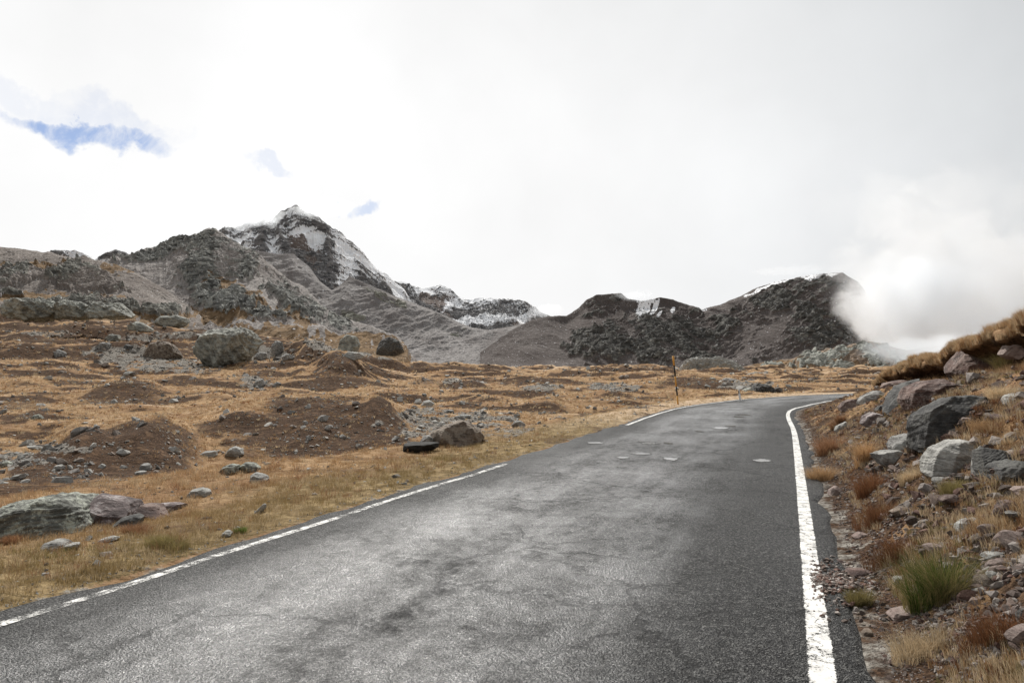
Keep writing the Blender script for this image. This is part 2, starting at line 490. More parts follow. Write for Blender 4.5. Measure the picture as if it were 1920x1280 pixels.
# ---- ground material
m_ground, nt, bs, _o = material('dry_alpine_turf')
att = nt.new('ShaderNodeAttribute', attribute_name='mask')
sep = nt.new('ShaderNodeSeparateColor'); nt.l.new(att.outputs['Color'], sep.inputs[0])
pos = nt.new('ShaderNodeNewGeometry').outputs['Position']
nA = nt.noise(pos, .35, 6, .6); nB = nt.noise(pos, 3.0, 6, .65); nC = nt.noise(pos, 22, 4, .7); nD = nt.noise(pos, .08, 4, .6)
tan = nt.mix(nt.ramp(nB, .35, .68), (.215, .13, .066), (.43, .29, .165))
tan = nt.mix(nt.ramp(nA, .42, .66), tan, (.24, .145, .08))
tan = nt.mix(nt.math('MULTIPLY', sep.outputs[0], .75), tan, nt.mix(nt.ramp(nB, .3, .7), (.38, .275, .18), (.60, .47, .335)))
olive = nt.mix(nt.ramp(nB, .35, .65), (.10, .085, .036), (.27, .215, .11))
c1 = nt.mix(att.outputs['Alpha'], tan, olive)
brn = nt.mix(nt.ramp(nC, .35, .7), (.028, .017, .011), (.12, .073, .045))
brn = nt.mix(nt.ramp(nB, .5, .72), brn, (.17, .105, .062))
edge_n = nt.math('ADD', sep.outputs[1], nt.math('MULTIPLY', nt.math('SUBTRACT', nB, .5), 1.1))
c2 = nt.mix(nt.ramp(edge_n, .28, .62), c1, brn)
grv = nt.mix(nt.ramp(nt.noise(pos, 9, 6, .8), .38, .62), (.06, .045, .035), (.33, .31, .275))
edge_g = nt.math('ADD', sep.outputs[2], nt.math('MULTIPLY', nt.math('SUBTRACT', nB, .5), 2.2))
c3 = nt.mix(nt.ramp(edge_g, .35, .65), c2, grv)
nt.l.new(c3, bs.inputs['Base Color'])
hsum = nt.math('ADD', nt.math('MULTIPLY', nB, .5), nt.math('MULTIPLY', nC, .12))
nt.l.new(nt.bump(hsum, .35, .8, nt.bump(nA, 1.2, .5)), bs.inputs['Normal'])
bs.inputs['Roughness'].default_value = 1; bs.inputs['Specular IOR Level'].default_value = .08

gV = np.stack([gx, gy, gz], 1)
ground = np_mesh('ground', gV, grid_faces(len(rad), len(azd), wrap=True), m_ground, {'mask': gm})
tag(ground, 'tan and brown hummocky alpine meadow on both sides of the road', 'ground', kind='structure')
del gx, gy, gs, ga, A_, R_, sm, gsl

# ------------------------------------------------------------------ asphalt
m_asph, nt, bs, _o = material('wet_worn_asphalt')
pos = nt.new('ShaderNodeNewGeometry').outputs['Position']
rt = nt.new('ShaderNodeAttribute', attribute_name='lane')
ls = nt.new('ShaderNodeSeparateColor'); nt.l.new(rt.outputs['Color'], ls.inputs[0])
lat, lon = ls.outputs[0], ls.outputs[1]                    # metres across, metres/10 along
cv = nt.new('ShaderNodeCombineXYZ'); nt.l.new(nt.math('MULTIPLY', lat, 1.25), cv.inputs[0]); nt.l.new(nt.math('MULTIPLY', lon, 1.5), cv.inputs[1])
streak = nt.noise(cv.outputs[0], .75, 7, .68, .2)
big = nt.noise(pos, .5, 8, .66, .2)
grain = nt.noise(pos, 55, 5, .8); v1 = nt.voro(pos, 62); v2 = nt.voro(pos, 120)
spk = nt.ramp(nt.noise(pos, 160, 1, .5), .66, .74)
base = nt.mix(nt.ramp(big, .3, .7), (.018, .018, .019), (.042, .042, .043))
base = nt.mix(nt.ramp(nt.math('ABSOLUTE', lat), 1.5, 2.5, 0, .45), base, (.035, .035, .036))
base = nt.mix(nt.ramp(v1, .15, .62), nt.mix(.35, base, (.20, .20, .195)), nt.mix(.85, base, (.004, .004, .005)))
base = nt.mix(nt.ramp(grain, .44, .54), nt.mix(.85, base, (.006, .006, .006)), base)
base = nt.mix(nt.ramp(nt.noise(pos, 38, 3, .7), .52, .66, 0, .6), base, (.20, .198, .19))
base = nt.mix(nt.math('MULTIPLY', spk, .8), base, (.5, .49, .46))
# cracks
cd = nt.voro(nt.vmath('ADD', pos, nt.vmath('SCALE', nt.noise(pos, 3.5, 6, .7, out=1), .55)), .75, 'DISTANCE_TO_EDGE')
crk = nt.math('MULTIPLY', nt.ramp(cd, .016, .003), nt.ramp(nt.noise(pos, .28, 3, .5), .44, .52))
base = nt.mix(nt.math('MULTIPLY', crk, .85), base, (.012, .012, .012))
nt.l.new(base, bs.inputs['Base Color'])
wet = nt.ramp(nt.math('ADD', nt.math('MULTIPLY', streak, .6), nt.math('MULTIPLY', big, .5)), .36, .78)
wet = nt.math('ADD', wet, nt.math('MULTIPLY', nt.math('SUBTRACT', nt.noise(pos, 7, 7, .75), .5), 1.5), clamp=True)
edge_d = nt.ramp(nt.math('ABSOLUTE', nt.math('ADD', lat, .25)), .9, 2.1)
wet = nt.math('MULTIPLY', wet, nt.math('SUBTRACT', 1.0, nt.math('MULTIPLY', edge_d, .85)))
nt.l.new(nt.math('SUBTRACT', .70, nt.math('MULTIPLY', wet, .38)), bs.inputs['Roughness'])
nt.l.new(nt.math('ADD', .15, nt.math('MULTIPLY', wet, .35)), bs.inputs['Specular IOR Level'])
nt.l.new(nt.math('ADD', nt.math("MULTIPLY", wet, .88), .03, clamp=True), bs.inputs['Coat Weight']); bs.inputs['Coat Roughness'].default_value = .24; bs.inputs['Coat IOR'].default_value = 1.75
hh = nt.math('SUBTRACT', nt.math('ADD', nt.math('MULTIPLY', grain, .28), nt.math('MULTIPLY', v1, -.95)), nt.math('MULTIPLY', v2, .55))
hh = nt.math('SUBTRACT', hh, nt.math('MULTIPLY', crk, 1.2))
nt.l.new(nt.bump(hh, .020, 1.0), bs.inputs['Normal']); nt.l.new(nt.bump(hh, .0045, 1.0), bs.inputs['Coat Normal'])


def ribbon(name, l0, l1, nl, i0, i1, mat, dz=0, jit=0, seed=1):
    """strip of the road surface between two offsets"""
    idx = np.arange(i0, i1); c = CL[idx]; n = NRM[idx]
    W = np.linspace(0, 1, nl)
    lo = np.full(len(idx), float(l0)); hi = np.full(len(idx), float(l1))
    if jit:
        q = SS[idx]
        lo = lo - jit * (fbm(q * .9, q * 0 + 3, 4, seed)) * 1.4; hi = hi + jit * (fbm(q * .9, q * 0 + 8, 4, seed + 9)) * 1.4
    off = lo[:, None] * (1 - W) + hi[:, None] * W
    X = c[:, 0, None] + n[:, 0, None] * off; Y = c[:, 1, None] + n[:, 1, None] * off
    Z = road_z(X, Y) + dz
    if jit: Z[:, 0] -= .06; Z[:, -1] -= .06
    V = np.stack([X, Y, Z], -1).reshape(-1, 3)
    lane = np.stack([off, np.repeat(SS[idx][:, None] / 10, nl, 1), W[None] + 0 * off], -1).reshape(-1, 3)
    return np_mesh(name, V, grid_faces(len(idx), nl)[:, ::-1], mat, {'lane': lane})


road = ribbon('road', -AE, AE, 61, 0, NS, m_asph, 0, .16, 4)
tag(road, 'cracked damp grey asphalt mountain road curving right', 'road', kind='structure')


def paint(name, wear_lo, wear_hi, hard):
    m, nt, bs, out = material(name)
    pos = nt.new('ShaderNodeNewGeometry').outputs['Position']
    rt = nt.new('ShaderNodeAttribute', attribute_name='lane')
    ls = nt.new('ShaderNodeSeparateColor'); nt.l.new(rt.outputs['Color'], ls.inputs[0])
    n = nt.noise(pos, 9, 8, .72); n2 = nt.noise(pos, 70, 2, .7); n3 = nt.noise(pos, .9, 3, .6)
    ed = nt.math('ABSOLUTE', nt.math('SUBTRACT', ls.outputs[2], .5))
    w_ = nt.math('ADD', nt.math('MULTIPLY', n, .55), nt.math('MULTIPLY', n2, .35))
    w_ = nt.math('ADD', w_, nt.math('MULTIPLY', n3, hard))
    w_ = nt.math('SUBTRACT', w_, nt.ramp(ed, .36, .5, 0, .22))
    cov = nt.ramp(w_, wear_lo, wear_hi)
    cd = nt.voro(nt.vmath('ADD', pos, nt.vmath('SCALE', nt.noise(pos, 5, 6, .7, out=1), .35)), 2.3, 'DISTANCE_TO_EDGE')
    cov = nt.math('MULTIPLY', cov, nt.ramp(cd, .004, .014))
    col = nt.mix(nt.ramp(n, .3, .7), (.48, .47, .45), (.80, .79, .76))
    nt.l.new(col, bs.inputs['Base Color']); bs.inputs['Roughness'].default_value = .6
    nt.l.new(nt.bump(nt.noise(pos, 85, 3, .7), .004, .6), bs.inputs['Normal'])
    tr = nt.new('ShaderNodeBsdfTransparent'); mx = nt.new('ShaderNodeMixShader')
    nt.l.new(cov, mx.inputs[0]); nt.l.new(tr.outputs[0], mx.inputs[1]); nt.l.new(bs.outputs[0], mx.inputs[2])
    nt.l.new(mx.outputs[0], out.inputs[0])
    return m


def idx_at(y): return int(np.argmin(np.abs(CL[:, 1] - y)))


def idx_s(sv): return int(np.argmin(np.abs(SS - sv)))


m_p1 = paint('road_paint', .41, .49, .12); m_p2 = paint('flaked_road_paint', .50, .66, .26)
o = ribbon('edge_line', RW - .075, RW + .09, 7, 0, NS, m_p1, .004)
tag(o, 'solid white edge line along the right side of the road', 'road marking', kind='structure')
o = ribbon('edge_line', -RW - .08, -RW + .05, 7, idx_s(22.2), NS, m_p1, .004)
tag(o, 'white edge line on the far left side of the bend', 'road marking', kind='structure')
o = ribbon('edge_line', -RW - .08, -RW + .035, 7, 0, idx_s(12.6), m_p2, .004)
tag(o, 'flaked white edge line along the near left side of the road', 'road marking', kind='structure')

# ------------------------------------------------------------------ mountains
def terrain_mat(name, S, scree=((.14, .115, .105), (.24, .205, .185)), rock=((.045, .045, .042), (.22, .22, .20)), grass=(.27, .185, .11), lich=(.27, .28, .23), bumps=1.0, rot=0.0):
    """S: metres of the smallest visible grain"""
    m, nt, bs, _o = material(name)
    att = nt.new('ShaderNodeAttribute', attribute_name='mask')
    sep = nt.new('ShaderNodeSeparateColor'); nt.l.new(att.outputs['Color'], sep.inputs[0])
    pos = nt.new('ShaderNodeNewGeometry').outputs['Position']
    fine = nt.noise(pos, .55 / S, 5, .75); mid = nt.noise(pos, .12 / S, 6, .7, .3); big = nt.noise(pos, .02 / S, 5, .6)
    strat = nt.noise(nt.mapping(pos, (.07 / S, .07 / S, .30 / S), (0, R(rot), 0)), 1, 7, .72, .6)
    sc_c = nt.mix(nt.ramp(fine, .36, .64), scree[0], scree[1])
    sc_c = nt.mix(nt.ramp(big, .42, .62), sc_c, nt.mix(.55, sc_c, (scree[0][0] * .8, scree[0][1] * .76, scree[0][2] * .75)))
    rk = nt.mix(nt.ramp(strat, .36, .62), rock[0], rock[1])
    rk = nt.mix(nt.ramp(mid, .50, .66), rk, lich)
    rk = nt.mix(nt.ramp(fine, .30, .44, .75, 0), rk, (.02, .02, .019))
    gr = nt.mix(nt.ramp(mid, .35, .65), tuple(c * .45 for c in grass), grass)
    def jit(x, amt=.8, lo=.36, hi=.60):
        return nt.ramp(nt.math('ADD', x, nt.math('MULTIPLY', nt.math('SUBTRACT', mid, .5), amt)), lo, hi)
    c = nt.mix(jit(sep.outputs[2], 1.3), sc_c, gr)
    c = nt.mix(jit(sep.outputs[0]), c, rk)
    coul = nt.noise(nt.mapping(pos, (.34 / S, .34 / S, .06 / S), (0, R(28), 0)), 1, 6, .7, .4)
    snf = nt.math('ADD', sep.outputs[1], nt.math('MULTIPLY', nt.math('SUBTRACT', coul, .5), 2.8))
    snf = nt.math('ADD', snf, nt.math('MULTIPLY', nt.math('SUBTRACT', fine, .5), 1.6))
    c = nt.mix(nt.ramp(snf, .45, .55), c, (.90, .91, .93))
    nt.l.new(c, bs.inputs['Base Color'])
    h = nt.math('ADD', nt.math('MULTIPLY', strat, nt.math('ADD', .3, sep.outputs[0])), nt.math('MULTIPLY', fine, .22))
    nt.l.new(nt.bump(h, 3.2 * S * bumps, .9), bs.inputs['Normal'])
    bs.inputs['Roughness'].default_value = 1; bs.inputs['Specular IOR Level'].default_value = .1
    return m


def ridge(name, sky, base, Yc, Yb, nu, nb, mat, rock=(), snow=(), grass=(), L0=60, amp=10, gam=1.3, rk_amp=1.0, bulge=0, tilt=0,
          sky_j=2.0, back=.5, rock_base=0.0, gully=1.0, seed=1, snow_fn=None, fold=0, label='', cat='mountain', kind='structure', wob=.35, bsc=22, fine_a=.25, extra=None):
    su, sv = zip(*sky); bu, bv = zip(*base)
    u = np.linspace(su[0], su[-1], nu)
    vs = np.interp(u, su, sv) + sky_j * fbm(u / 23, u * 0 + seed, 5, seed, .62)
    vb = np.interp(u, bu, bv)
    if not np.isscalar(Yc): Yc = np.interp(u, [p[0] for p in Yc], [p[1] for p in Yc])
    if not np.isscalar(Yb): Yb = np.interp(u, [p[0] for p in Yb], [p[1] for p in Yb])
    Yc = Yc + 0 * u; Yb = Yb + 0 * u
    tc, sc2 = raydir(u, vs); tb, sb2 = raydir(u, vb)
    Zc = CAMZ + Yc * sc2; Zb = CAMZ + Yb * sb2
    b = np.concatenate([np.linspace(-.12, 1, nb), 1 + np.linspace(0, back, max(6, nb // 8))[1:]])
    B = b[:, None]
    Bc = np.clip(B, 0, 1)
    Y = Yb + (Yc - Yb) * B
    Z = np.where(B < 0, Zb + (Zc - Zb) * B * .8, np.where(B <= 1, Zb + (Zc - Zb) * Bc ** gam, Zc - (Zc - Zb) * (B - 1) * 1.3))
    X = (tb * (1 - Bc) + tc * Bc) * Y
    U, V = proj(X, Y, Z)
    la = X; lb = np.hypot(Y - Yb.mean(), Z - Zb.mean())
    ct, st = math.cos(R(tilt)), math.sin(R(tilt))
    p = (la * ct + lb * st) / L0; q = (-la * st + lb * ct) / L0
    wpx = .35 * fbm(p * .8, q * .5, 3, seed + 40)
    n_g = fbm(p * 1.3 + wpx, q * .45 + wpx, 5, seed + 10, .55, ridge=True)      # gullies running down
    saw = q * 5.5 + 2.2 * fbm(p * .9, q * .9, 3, seed + 24); saw = saw - np.floor(saw); saw = np.where(saw < .7, saw / .7, (1 - saw) / .3)
    n_s = .35 * (saw * 2 - 1) * (.4 + fbm(p * 1.1, q * 2, 3, seed + 25)) + .45 * fbm(p * 1.5 + wpx * 3, q * 4.2 + wpx, 5, seed + 20, .5, ridge=True) + .16 * fbm(p * 5.0, q * 7.0, 3, seed + 26, .5, ridge=True)
    n_b = fbm(p * .5, q * .4, 3, seed + 30)
    rm = blobs(U, V, rock, wob, seed + 3, bsc) if rock else np.zeros_like(U)
    rm = np.clip(np.maximum(rm, rock_base * sstep(-.3, .25, n_g + .4 * n_s)), 0, 1)
    edge = sstep(0, .08, 1 - Bc) * .8 + .2
    foot = sstep(-.12, .10, B)
    nz = lambda n: (n - n.mean()) / (n.std() + 1e-6)
    disp = L0 * (.034 * gully * nz(n_g) * (.45 + .55 * rm) + .05 * nz(n_b)) + L0 * rk_amp * rm * .015 * nz(n_s) + bulge * rm
    disp = disp + L0 * .0026 * nz(fbm(p * 14, q * 14, 4, seed + 50, .6)) * (.5 + 1.2 * rm)
    n_g = nz(n_g) * .5; n_s = nz(n_s) * .5
    if fold:
        disp = disp + fold * fbm(U / 90 + V / 60, V / 26, 4, seed + 60, .5, ridge=True) * foot
    disp = disp * edge * foot
    gyy = np.gradient(Y, axis=0); gzz = np.gradient(Z, axis=0); ln = np.hypot(gyy, gzz) + 1e-6
    Y2 = Y - disp * np.abs(gzz) / ln * .8
    Z2_ = Z + disp * np.abs(gyy) / ln
    X2 = X + 0 * disp
    sn = blobs(U, V, snow, wob, seed + 5, bsc) if snow else np.zeros_like(U)
    sn = sn * .72
    if snow_fn is not None: sn = np.maximum(sn, snow_fn(U, V, n_g, n_s, B))
    gr = blobs(U, V, grass, .6, seed + 7, bsc) if grass else np.zeros_like(U)
    rmc = rm * (.15 + .85 * sstep(-.55, .25, n_g + .45 * n_s))
    mask = np.stack([rmc, np.clip(sn, 0, 1), gr, np.ones_like(U)], -1).reshape(-1, 4)
    Vv = np.stack([X2, Y2, Z2_], -1).reshape(-1, 3)
    o = np_mesh(name, Vv, grid_faces(len(b), nu), mat, {'mask': mask})
    tag(o, label, cat, kind=kind)
    return o


K = 1.0
m_far = terrain_mat('far_snowy_rock', 2.4, rock=((.06, .06, .064), (.27, .262, .258)), lich=(.22, .21, .21), rot=25, bumps=1.2)
m_scree = terrain_mat('brown_scree', 1.6, scree=((.18, .168, .162), (.32, .303, .294)), rock=((.11, .105, .09), (.32, .31, .27)), bumps=.6)
m_right = terrain_mat('dark_brown_rock', 1.3, scree=((.09, .078, .073), (.165, .146, .138)), rock=((.040, .039, .036), (.125, .12, .112)), lich=(.25, .245, .225), rot=-30)
m_knoll = terrain_mat('grey_crag', .6, scree=((.22, .202, .19), (.40, .372, .352)), rock=((.045, .045, .042), (.31, .31, .29)), lich=(.46, .46, .42), rot=20)
m_left = terrain_mat('hill_rubble', .45, scree=((.15, .132, .118), (.34, .305, .28)), rock=((.07, .068, .061), (.25, .245, .22)), lich=(.40, .395, .35), rot=10)
m_pale = terrain_mat('pale_lichened_rock', .35, scree=((.20, .15, .11), (.33, .26, .20)), rock=((.13, .13, .115), (.42, .425, .38)), lich=(.46, .47, .42), rot=-20, grass=(.27, .18, .105))

ridge('mountain', [(60, 492), (82, 478), (100, 470), (140, 469), (160, 476), (178, 487), (192, 479), (215, 469), (240, 474), (262, 486), (300, 500)],
      [(60, 520), (300, 530)], 3200, 3050, 300, 80, m_far, L0=160, amp=40, rock_base=.9, sky_j=3, seed=3, gully=1, gam=1.1,
      snow_fn=lambda U, V, g, s, B: sstep(.55, -.2, g + .5 * s) * .8 * sstep(0, 120, U - 110 + 60), label='small far snow dusted summits behind the left ridge', cat='mountain')
ridge('mountain', [(380, 445), (400, 436), (430, 424), (442, 430), (462, 418), (480, 420), (497, 408), (512, 410), (527, 398), (543, 392), (556, 385), (566, 390), (575, 399), (588, 399), (600, 409),
                   (622, 428), (640, 438), (662, 456), (680, 476), (700, 496), (722, 514), (745, 530), (775, 560), (800, 590)],
      [(380, 560), (600, 610), (800, 640)], 2200, 1650, 900, 420, m_far, L0=190, amp=62, rock_base=.9, rk_amp=1.25, sky_j=8, seed=12, gam=1.15, tilt=18,
      rock=[(590, 500, 60, 60, -40), (640, 470, 30, 70, 40)],
      snow_fn=lambda U, V, g, s, B: sstep(1.05, -.7, g * .9 + .9 * s) * 1.0 * sstep(560, 480, V - .42 * np.maximum(U - 600, 0) + 26 * g) * (1 - .9 * blobs(U, V, [(583, 490, 62, 30, -42), (560, 465, 22, 26, 0), (700, 545, 50, 16, -35)], .3, 9)),
      label='sharp snow covered rocky peak rising into the clouds on the left', cat='mountain')
ridge('mountain', [(700, 560), (735, 528), (752, 526), (770, 534), (790, 540), (808, 536), (826, 533), (845, 541), (862, 556), (880, 560), (905, 557), (940, 561), (975, 562), (1000, 572), (1020, 588), (1060, 604)],
      [(700, 640), (1060, 640)], 2700, 2250, 700, 260, m_far, L0=150, amp=52, rock_base=.92, rk_amp=1.2, sky_j=3, seed=23, gam=1.2, tilt=28,
      snow=[(905, 606, 62, 13, 8), (990, 590, 40, 8, 20)],
      snow_fn=lambda U, V, g, s, B: sstep(1.5, -.5, g * .7 + .8 * s) * sstep(615, 560, V + 20 * g) * (1 - .85 * blobs(U, V, [(800, 572, 46, 22, 20), (860, 590, 30, 10, 0), (745, 560, 26, 26, 20)], .4, 9)),
      label='snow streaked back range in the gap between the two mountains', cat='mountain')
ridge('mountain', [(400, 452), (440, 460), (490, 470), (520, 474), (550, 474), (580, 500), (600, 528), (622, 545), (636, 536), (655, 518), (690, 532), (740, 556), (800, 578), (850, 600),
                   (885, 615), (920, 618), (960, 610), (1000, 600), (1040, 594), (1080, 594), (1180, 610)],
      [(400, 610), (700, 690), (900, 705), (1180, 705)], 1500, 1120, 1000, 420, m_scree, L0=120, amp=16, rock=[(955, 668, 34, 14, -30), (985, 684, 36, 6, -15), (655, 600, 30, 18, 0), (860, 622, 20, 6, 0), (720, 560, 50, 8, -30)],
      rock_base=.10, gam=1.45, seed=31, tilt=-8, sky_j=1.2, fold=7, gully=.9, label='long brown grey scree slope running down below the snowy peak', cat='mountain')
ridge('mountain', [(900, 660), (960, 618), (1000, 598), (1030, 592), (1062, 590), (1085, 576), (1100, 560), (1118, 551), (1150, 548), (1165, 549), (1180, 558), (1205, 560), (1240, 555), (1262, 560), (1290, 570),
                   (1315, 580), (1350, 573), (1395, 553), (1420, 540), (1450, 530), (1500, 519), (1540, 513), (1580, 511), (1610, 530), (1640, 570), (1670, 640), (1700, 690), (1820, 700)],
      [(900, 702), (1250, 702), (1500, 690), (1820, 690)], 1250, 1010, 1300, 460, m_right, L0=110, amp=22, bulge=4, rk_amp=.75, tilt=30, seed=44, gam=1.15, sky_j=2.5, gully=.9,
      rock=[(1110, 640, 48, 28, 12), (1150, 655, 30, 22, 0), (1130, 566, 34, 16, 20), (1215, 650, 40, 34, -20), (1222, 606, 34, 34, -10), (1160, 600, 26, 18, 0), (1290, 640, 60, 30, 28),
            (1350, 650, 60, 18, 25), (1280, 600, 40, 20, 30), (1390, 590, 90, 14, 30), (1470, 560, 80, 26, 22), (1510, 610, 60, 30, 50), (1560, 560, 50, 50, 0), (1430, 660, 34, 14, 20), (1540, 640, 60, 20, 10), (1650, 600, 80, 80, 0)],
      snow=[(1200, 574, 7, 20, -8), (1213, 572, 6, 18, -25), (1228, 570, 5, 15, -35), (1212, 560, 20, 5, 0), (1238, 582, 4, 9, -40), (1262, 575, 6, 5, 0), (1425, 546, 26, 4, 25), (1455, 533, 34, 5, 18), (1520, 522, 18, 9, 0), (1545, 518, 20, 5, 0), (1318, 584, 8, 3, 0)],
      wob=.5, label='dark brown rocky mountain on the right whose top runs into cloud', cat='mountain')
ridge('hill', [(90, 560), (140, 520), (180, 500), (215, 487), (245, 478), (272, 466), (292, 462), (300, 457), (320, 448), (345, 440), (355, 444), (375, 434), (392, 427), (405, 430), (420, 440), (440, 452), (455, 462),
               (480, 474), (510, 500), (540, 522), (570, 536), (590, 556), (615, 580), (650, 598), (700, 610), (735, 622), (757, 640), (768, 665), (790, 700)],
      [(90, 600), (240, 600), (400, 640), (520, 665), (650, 672), (790, 702)], [(90, 520), (400, 520), (790, 330)], [(90, 410), (400, 340), (600, 235), (790, 215)], 1300, 620, m_knoll, L0=42, amp=8.5, bulge=2.5,
      rk_amp=1.1, tilt=24, seed=55, gam=1.1, sky_j=6, gully=1.0, fold=1.2, rock_base=.16,
      rock=[(340, 455, 60, 20, 15), (400, 450, 50, 26, -20), (410, 485, 60, 34, 10), (360, 510, 40, 18, 0), (450, 490, 36, 30, -30), (270, 490, 50, 10, 10), (375, 535, 34, 14, 0), (380, 570, 40, 16, 0),
            (540, 555, 50, 26, -35), (580, 575, 36, 22, -30), (440, 560, 26, 12, 0), (430, 580, 60, 14, 0), (500, 600, 40, 10, 0), (640, 610, 34, 10, -10, .7), (700, 622, 34, 7, -5, .8), (735, 628, 18, 8, 0, .8)],
      grass=[(430, 540, 60, 14, -20), (470, 570, 50, 14, -30), (400, 600, 90, 12, 0), (560, 600, 40, 12, -30), (650, 640, 90, 14, 0), (520, 630, 80, 14, 0), (740, 665, 50, 16, 0), (640, 655, 150, 16, 0, .9)], wob=.5, bsc=16,
      label='jagged grey rocky knoll with brown ledges on the left', cat='hill')
ridge('hill', [(-420, 420), (-200, 440), (-60, 458), (0, 463), (30, 466), (60, 470), (82, 474), (90, 472), (110, 480), (150, 487), (185, 492), (220, 500), (260, 515), (300, 540), (340, 570), (380, 600)],
      [(-420, 590), (0, 590), (240, 605), (380, 615)], [(-420, 400), (380, 370)], [(-420, 270), (380, 290)], 1000, 420, m_left, L0=30, amp=5.0, bulge=3.2, rk_amp=1.0, tilt=12, seed=66, gam=1.05, sky_j=2, fold=.9, rock_base=.12,
      rock=[(150, 522, 66, 18, -12), (60, 512, 70, 9, -8), (190, 530, 40, 14, -20), (10, 520, 50, 8, 0), (60, 585, 60, 12, 0), (120, 578, 90, 13, 0), (200, 582, 60, 10, 0), (-100, 520, 80, 20, 0), (300, 592, 60, 6, 0), (-20, 545, 60, 6, 0)],
      grass=[(40, 550, 120, 12, 0), (150, 560, 90, 8, 0), (230, 510, 40, 8, 0), (60, 498, 60, 5, 0), (0, 600, 400, 12, 0), (-200, 560, 150, 30, 0)], wob=.5, bsc=16,
      label='long grey rubble ridge with pale rock ledges at the far left', cat='hill')
ridge('hill', [(1330, 708), (1380, 690), (1430, 678), (1470, 674), (1500, 668), (1560, 656), (1600, 644), (1630, 640), (1660, 645), (1700, 655), (1800, 640), (1960, 640), (2300, 690)],
      [(1330, 712), (1500, 708), (1700, 712), (2300, 720)], 330, 290, 700, 260, m_pale, L0=18, amp=2.2, bulge=1.6, rk_amp=1.0, tilt=-25, seed=77, gam=1.1, sky_j=3, fold=.5,
      rock=[(1560, 672, 70, 14, 18), (1620, 662, 50, 20, 0), (1450, 686, 30, 6, 0), (1530, 690, 34, 8, 0), (1600, 700, 60, 9, 0), (1690, 680, 60, 20, 0), (1500, 676, 40, 5, 10)],
      grass=[(1420, 700, 120, 9, 0), (1500, 697, 80, 5, 0), (1450, 680, 60, 5, 0), (1600, 688, 60, 4, 0), (1700, 700, 100, 8, 0), (1380, 706, 60, 8, 0)], wob=.5, bsc=14,
      label='low pale rocky hill running into the cloud behind the bank', cat='hill')

# ------------------------------------------------------------------ finding the ground under a sight line
def hit(u, v, y0=1.2, y1=600, n=900):
    u = np.atleast_1d(np.asarray(u, float)); v = np.atleast_1d(np.asarray(v, float))
    t, s_ = raydir(u, v)
    Y = np.geomspace(y0, y1, n)[None]
    X = t[:, None] * Y; Z = CAMZ + s_[:, None] * Y
    zg = terrain(X, np.broadcast_to(Y, X.shape), fine=False)[0].reshape(X.shape)
    zr_ = zg
    below = Z <= zr_
    i = np.where(below.any(1), below.argmax(1), n - 1)
    Yh = Y[0, i]
    return np.stack([t * Yh, Yh, zr_[np.arange(len(i)), i]], 1)


# ------------------------------------------------------------------ rock material
def rock_mat(name, c0, c1, lich, lich_amt=.5, S=1.0, red=0.0, rough=.85, vein=0.0, rot=(0, 0, 0)):
    m, nt, bs, _o = material(name)
    tc = nt.new('ShaderNodeTexCoord').outputs['Object']
    p = nt.vmath('SCALE', tc, 1 / S)
    inf = nt.new('ShaderNodeObjectInfo').outputs['Random']
    p = nt.vmath('ADD', p, nt.vmath('SCALE', (7.3, 2.1, 5.7), nt.math('MULTIPLY', inf, 3.0)))
    n1 = nt.noise(p, 2.2, 8, .68, .4); n2 = nt.noise(p, 14, 6, .75); n3 = nt.noise(p, 60, 3, .7)
    st = nt.noise(nt.mapping(p, (1.2, 1.2, 11), rot), 1.0, 6, .7, .8)
    c = nt.mix(nt.ramp(nt.math('ADD', nt.math('MULTIPLY', n1, .5), nt.math('MULTIPLY', st, .5)), .38, .60), c0, c1)
    c = nt.mix(nt.math('MULTIPLY', nt.ramp(nt.math('ADD', nt.math('MULTIPLY', n1, .6), nt.math('MULTIPLY', n2, .5)), .54, .62), lich_amt), c, lich)
    c = nt.mix(nt.ramp(n3, .56, .70, 0, .45), c, tuple(x * .35 for x in c0))
    c = nt.mix(nt.ramp(st, .30, .22, 0, .7), c, tuple(x * .4 for x in c0))
    if vein: c = nt.mix(nt.math('MULTIPLY', nt.ramp(nt.noise(p, 1.1, 6, .7, 1.2), .485, .50), nt.math('MULTIPLY', nt.ramp(nt.noise(p, 1.1, 6, .7, 1.2), .515, .50), vein)), c, (.45, .40, .36))
    nt.l.new(c, bs.inputs['Base Color'])
    h = nt.math('ADD', nt.math('ADD', nt.math('MULTIPLY', st, .6), nt.math('MULTIPLY', n2, .35)), nt.math('MULTIPLY', n3, .12))
    nt.l.new(nt.bump(h, .06 * S, .9), bs.inputs['Normal'])
    bs.inputs['Roughness'].default_value = rough; bs.inputs['Specular IOR Level'].default_value = .3
    return m


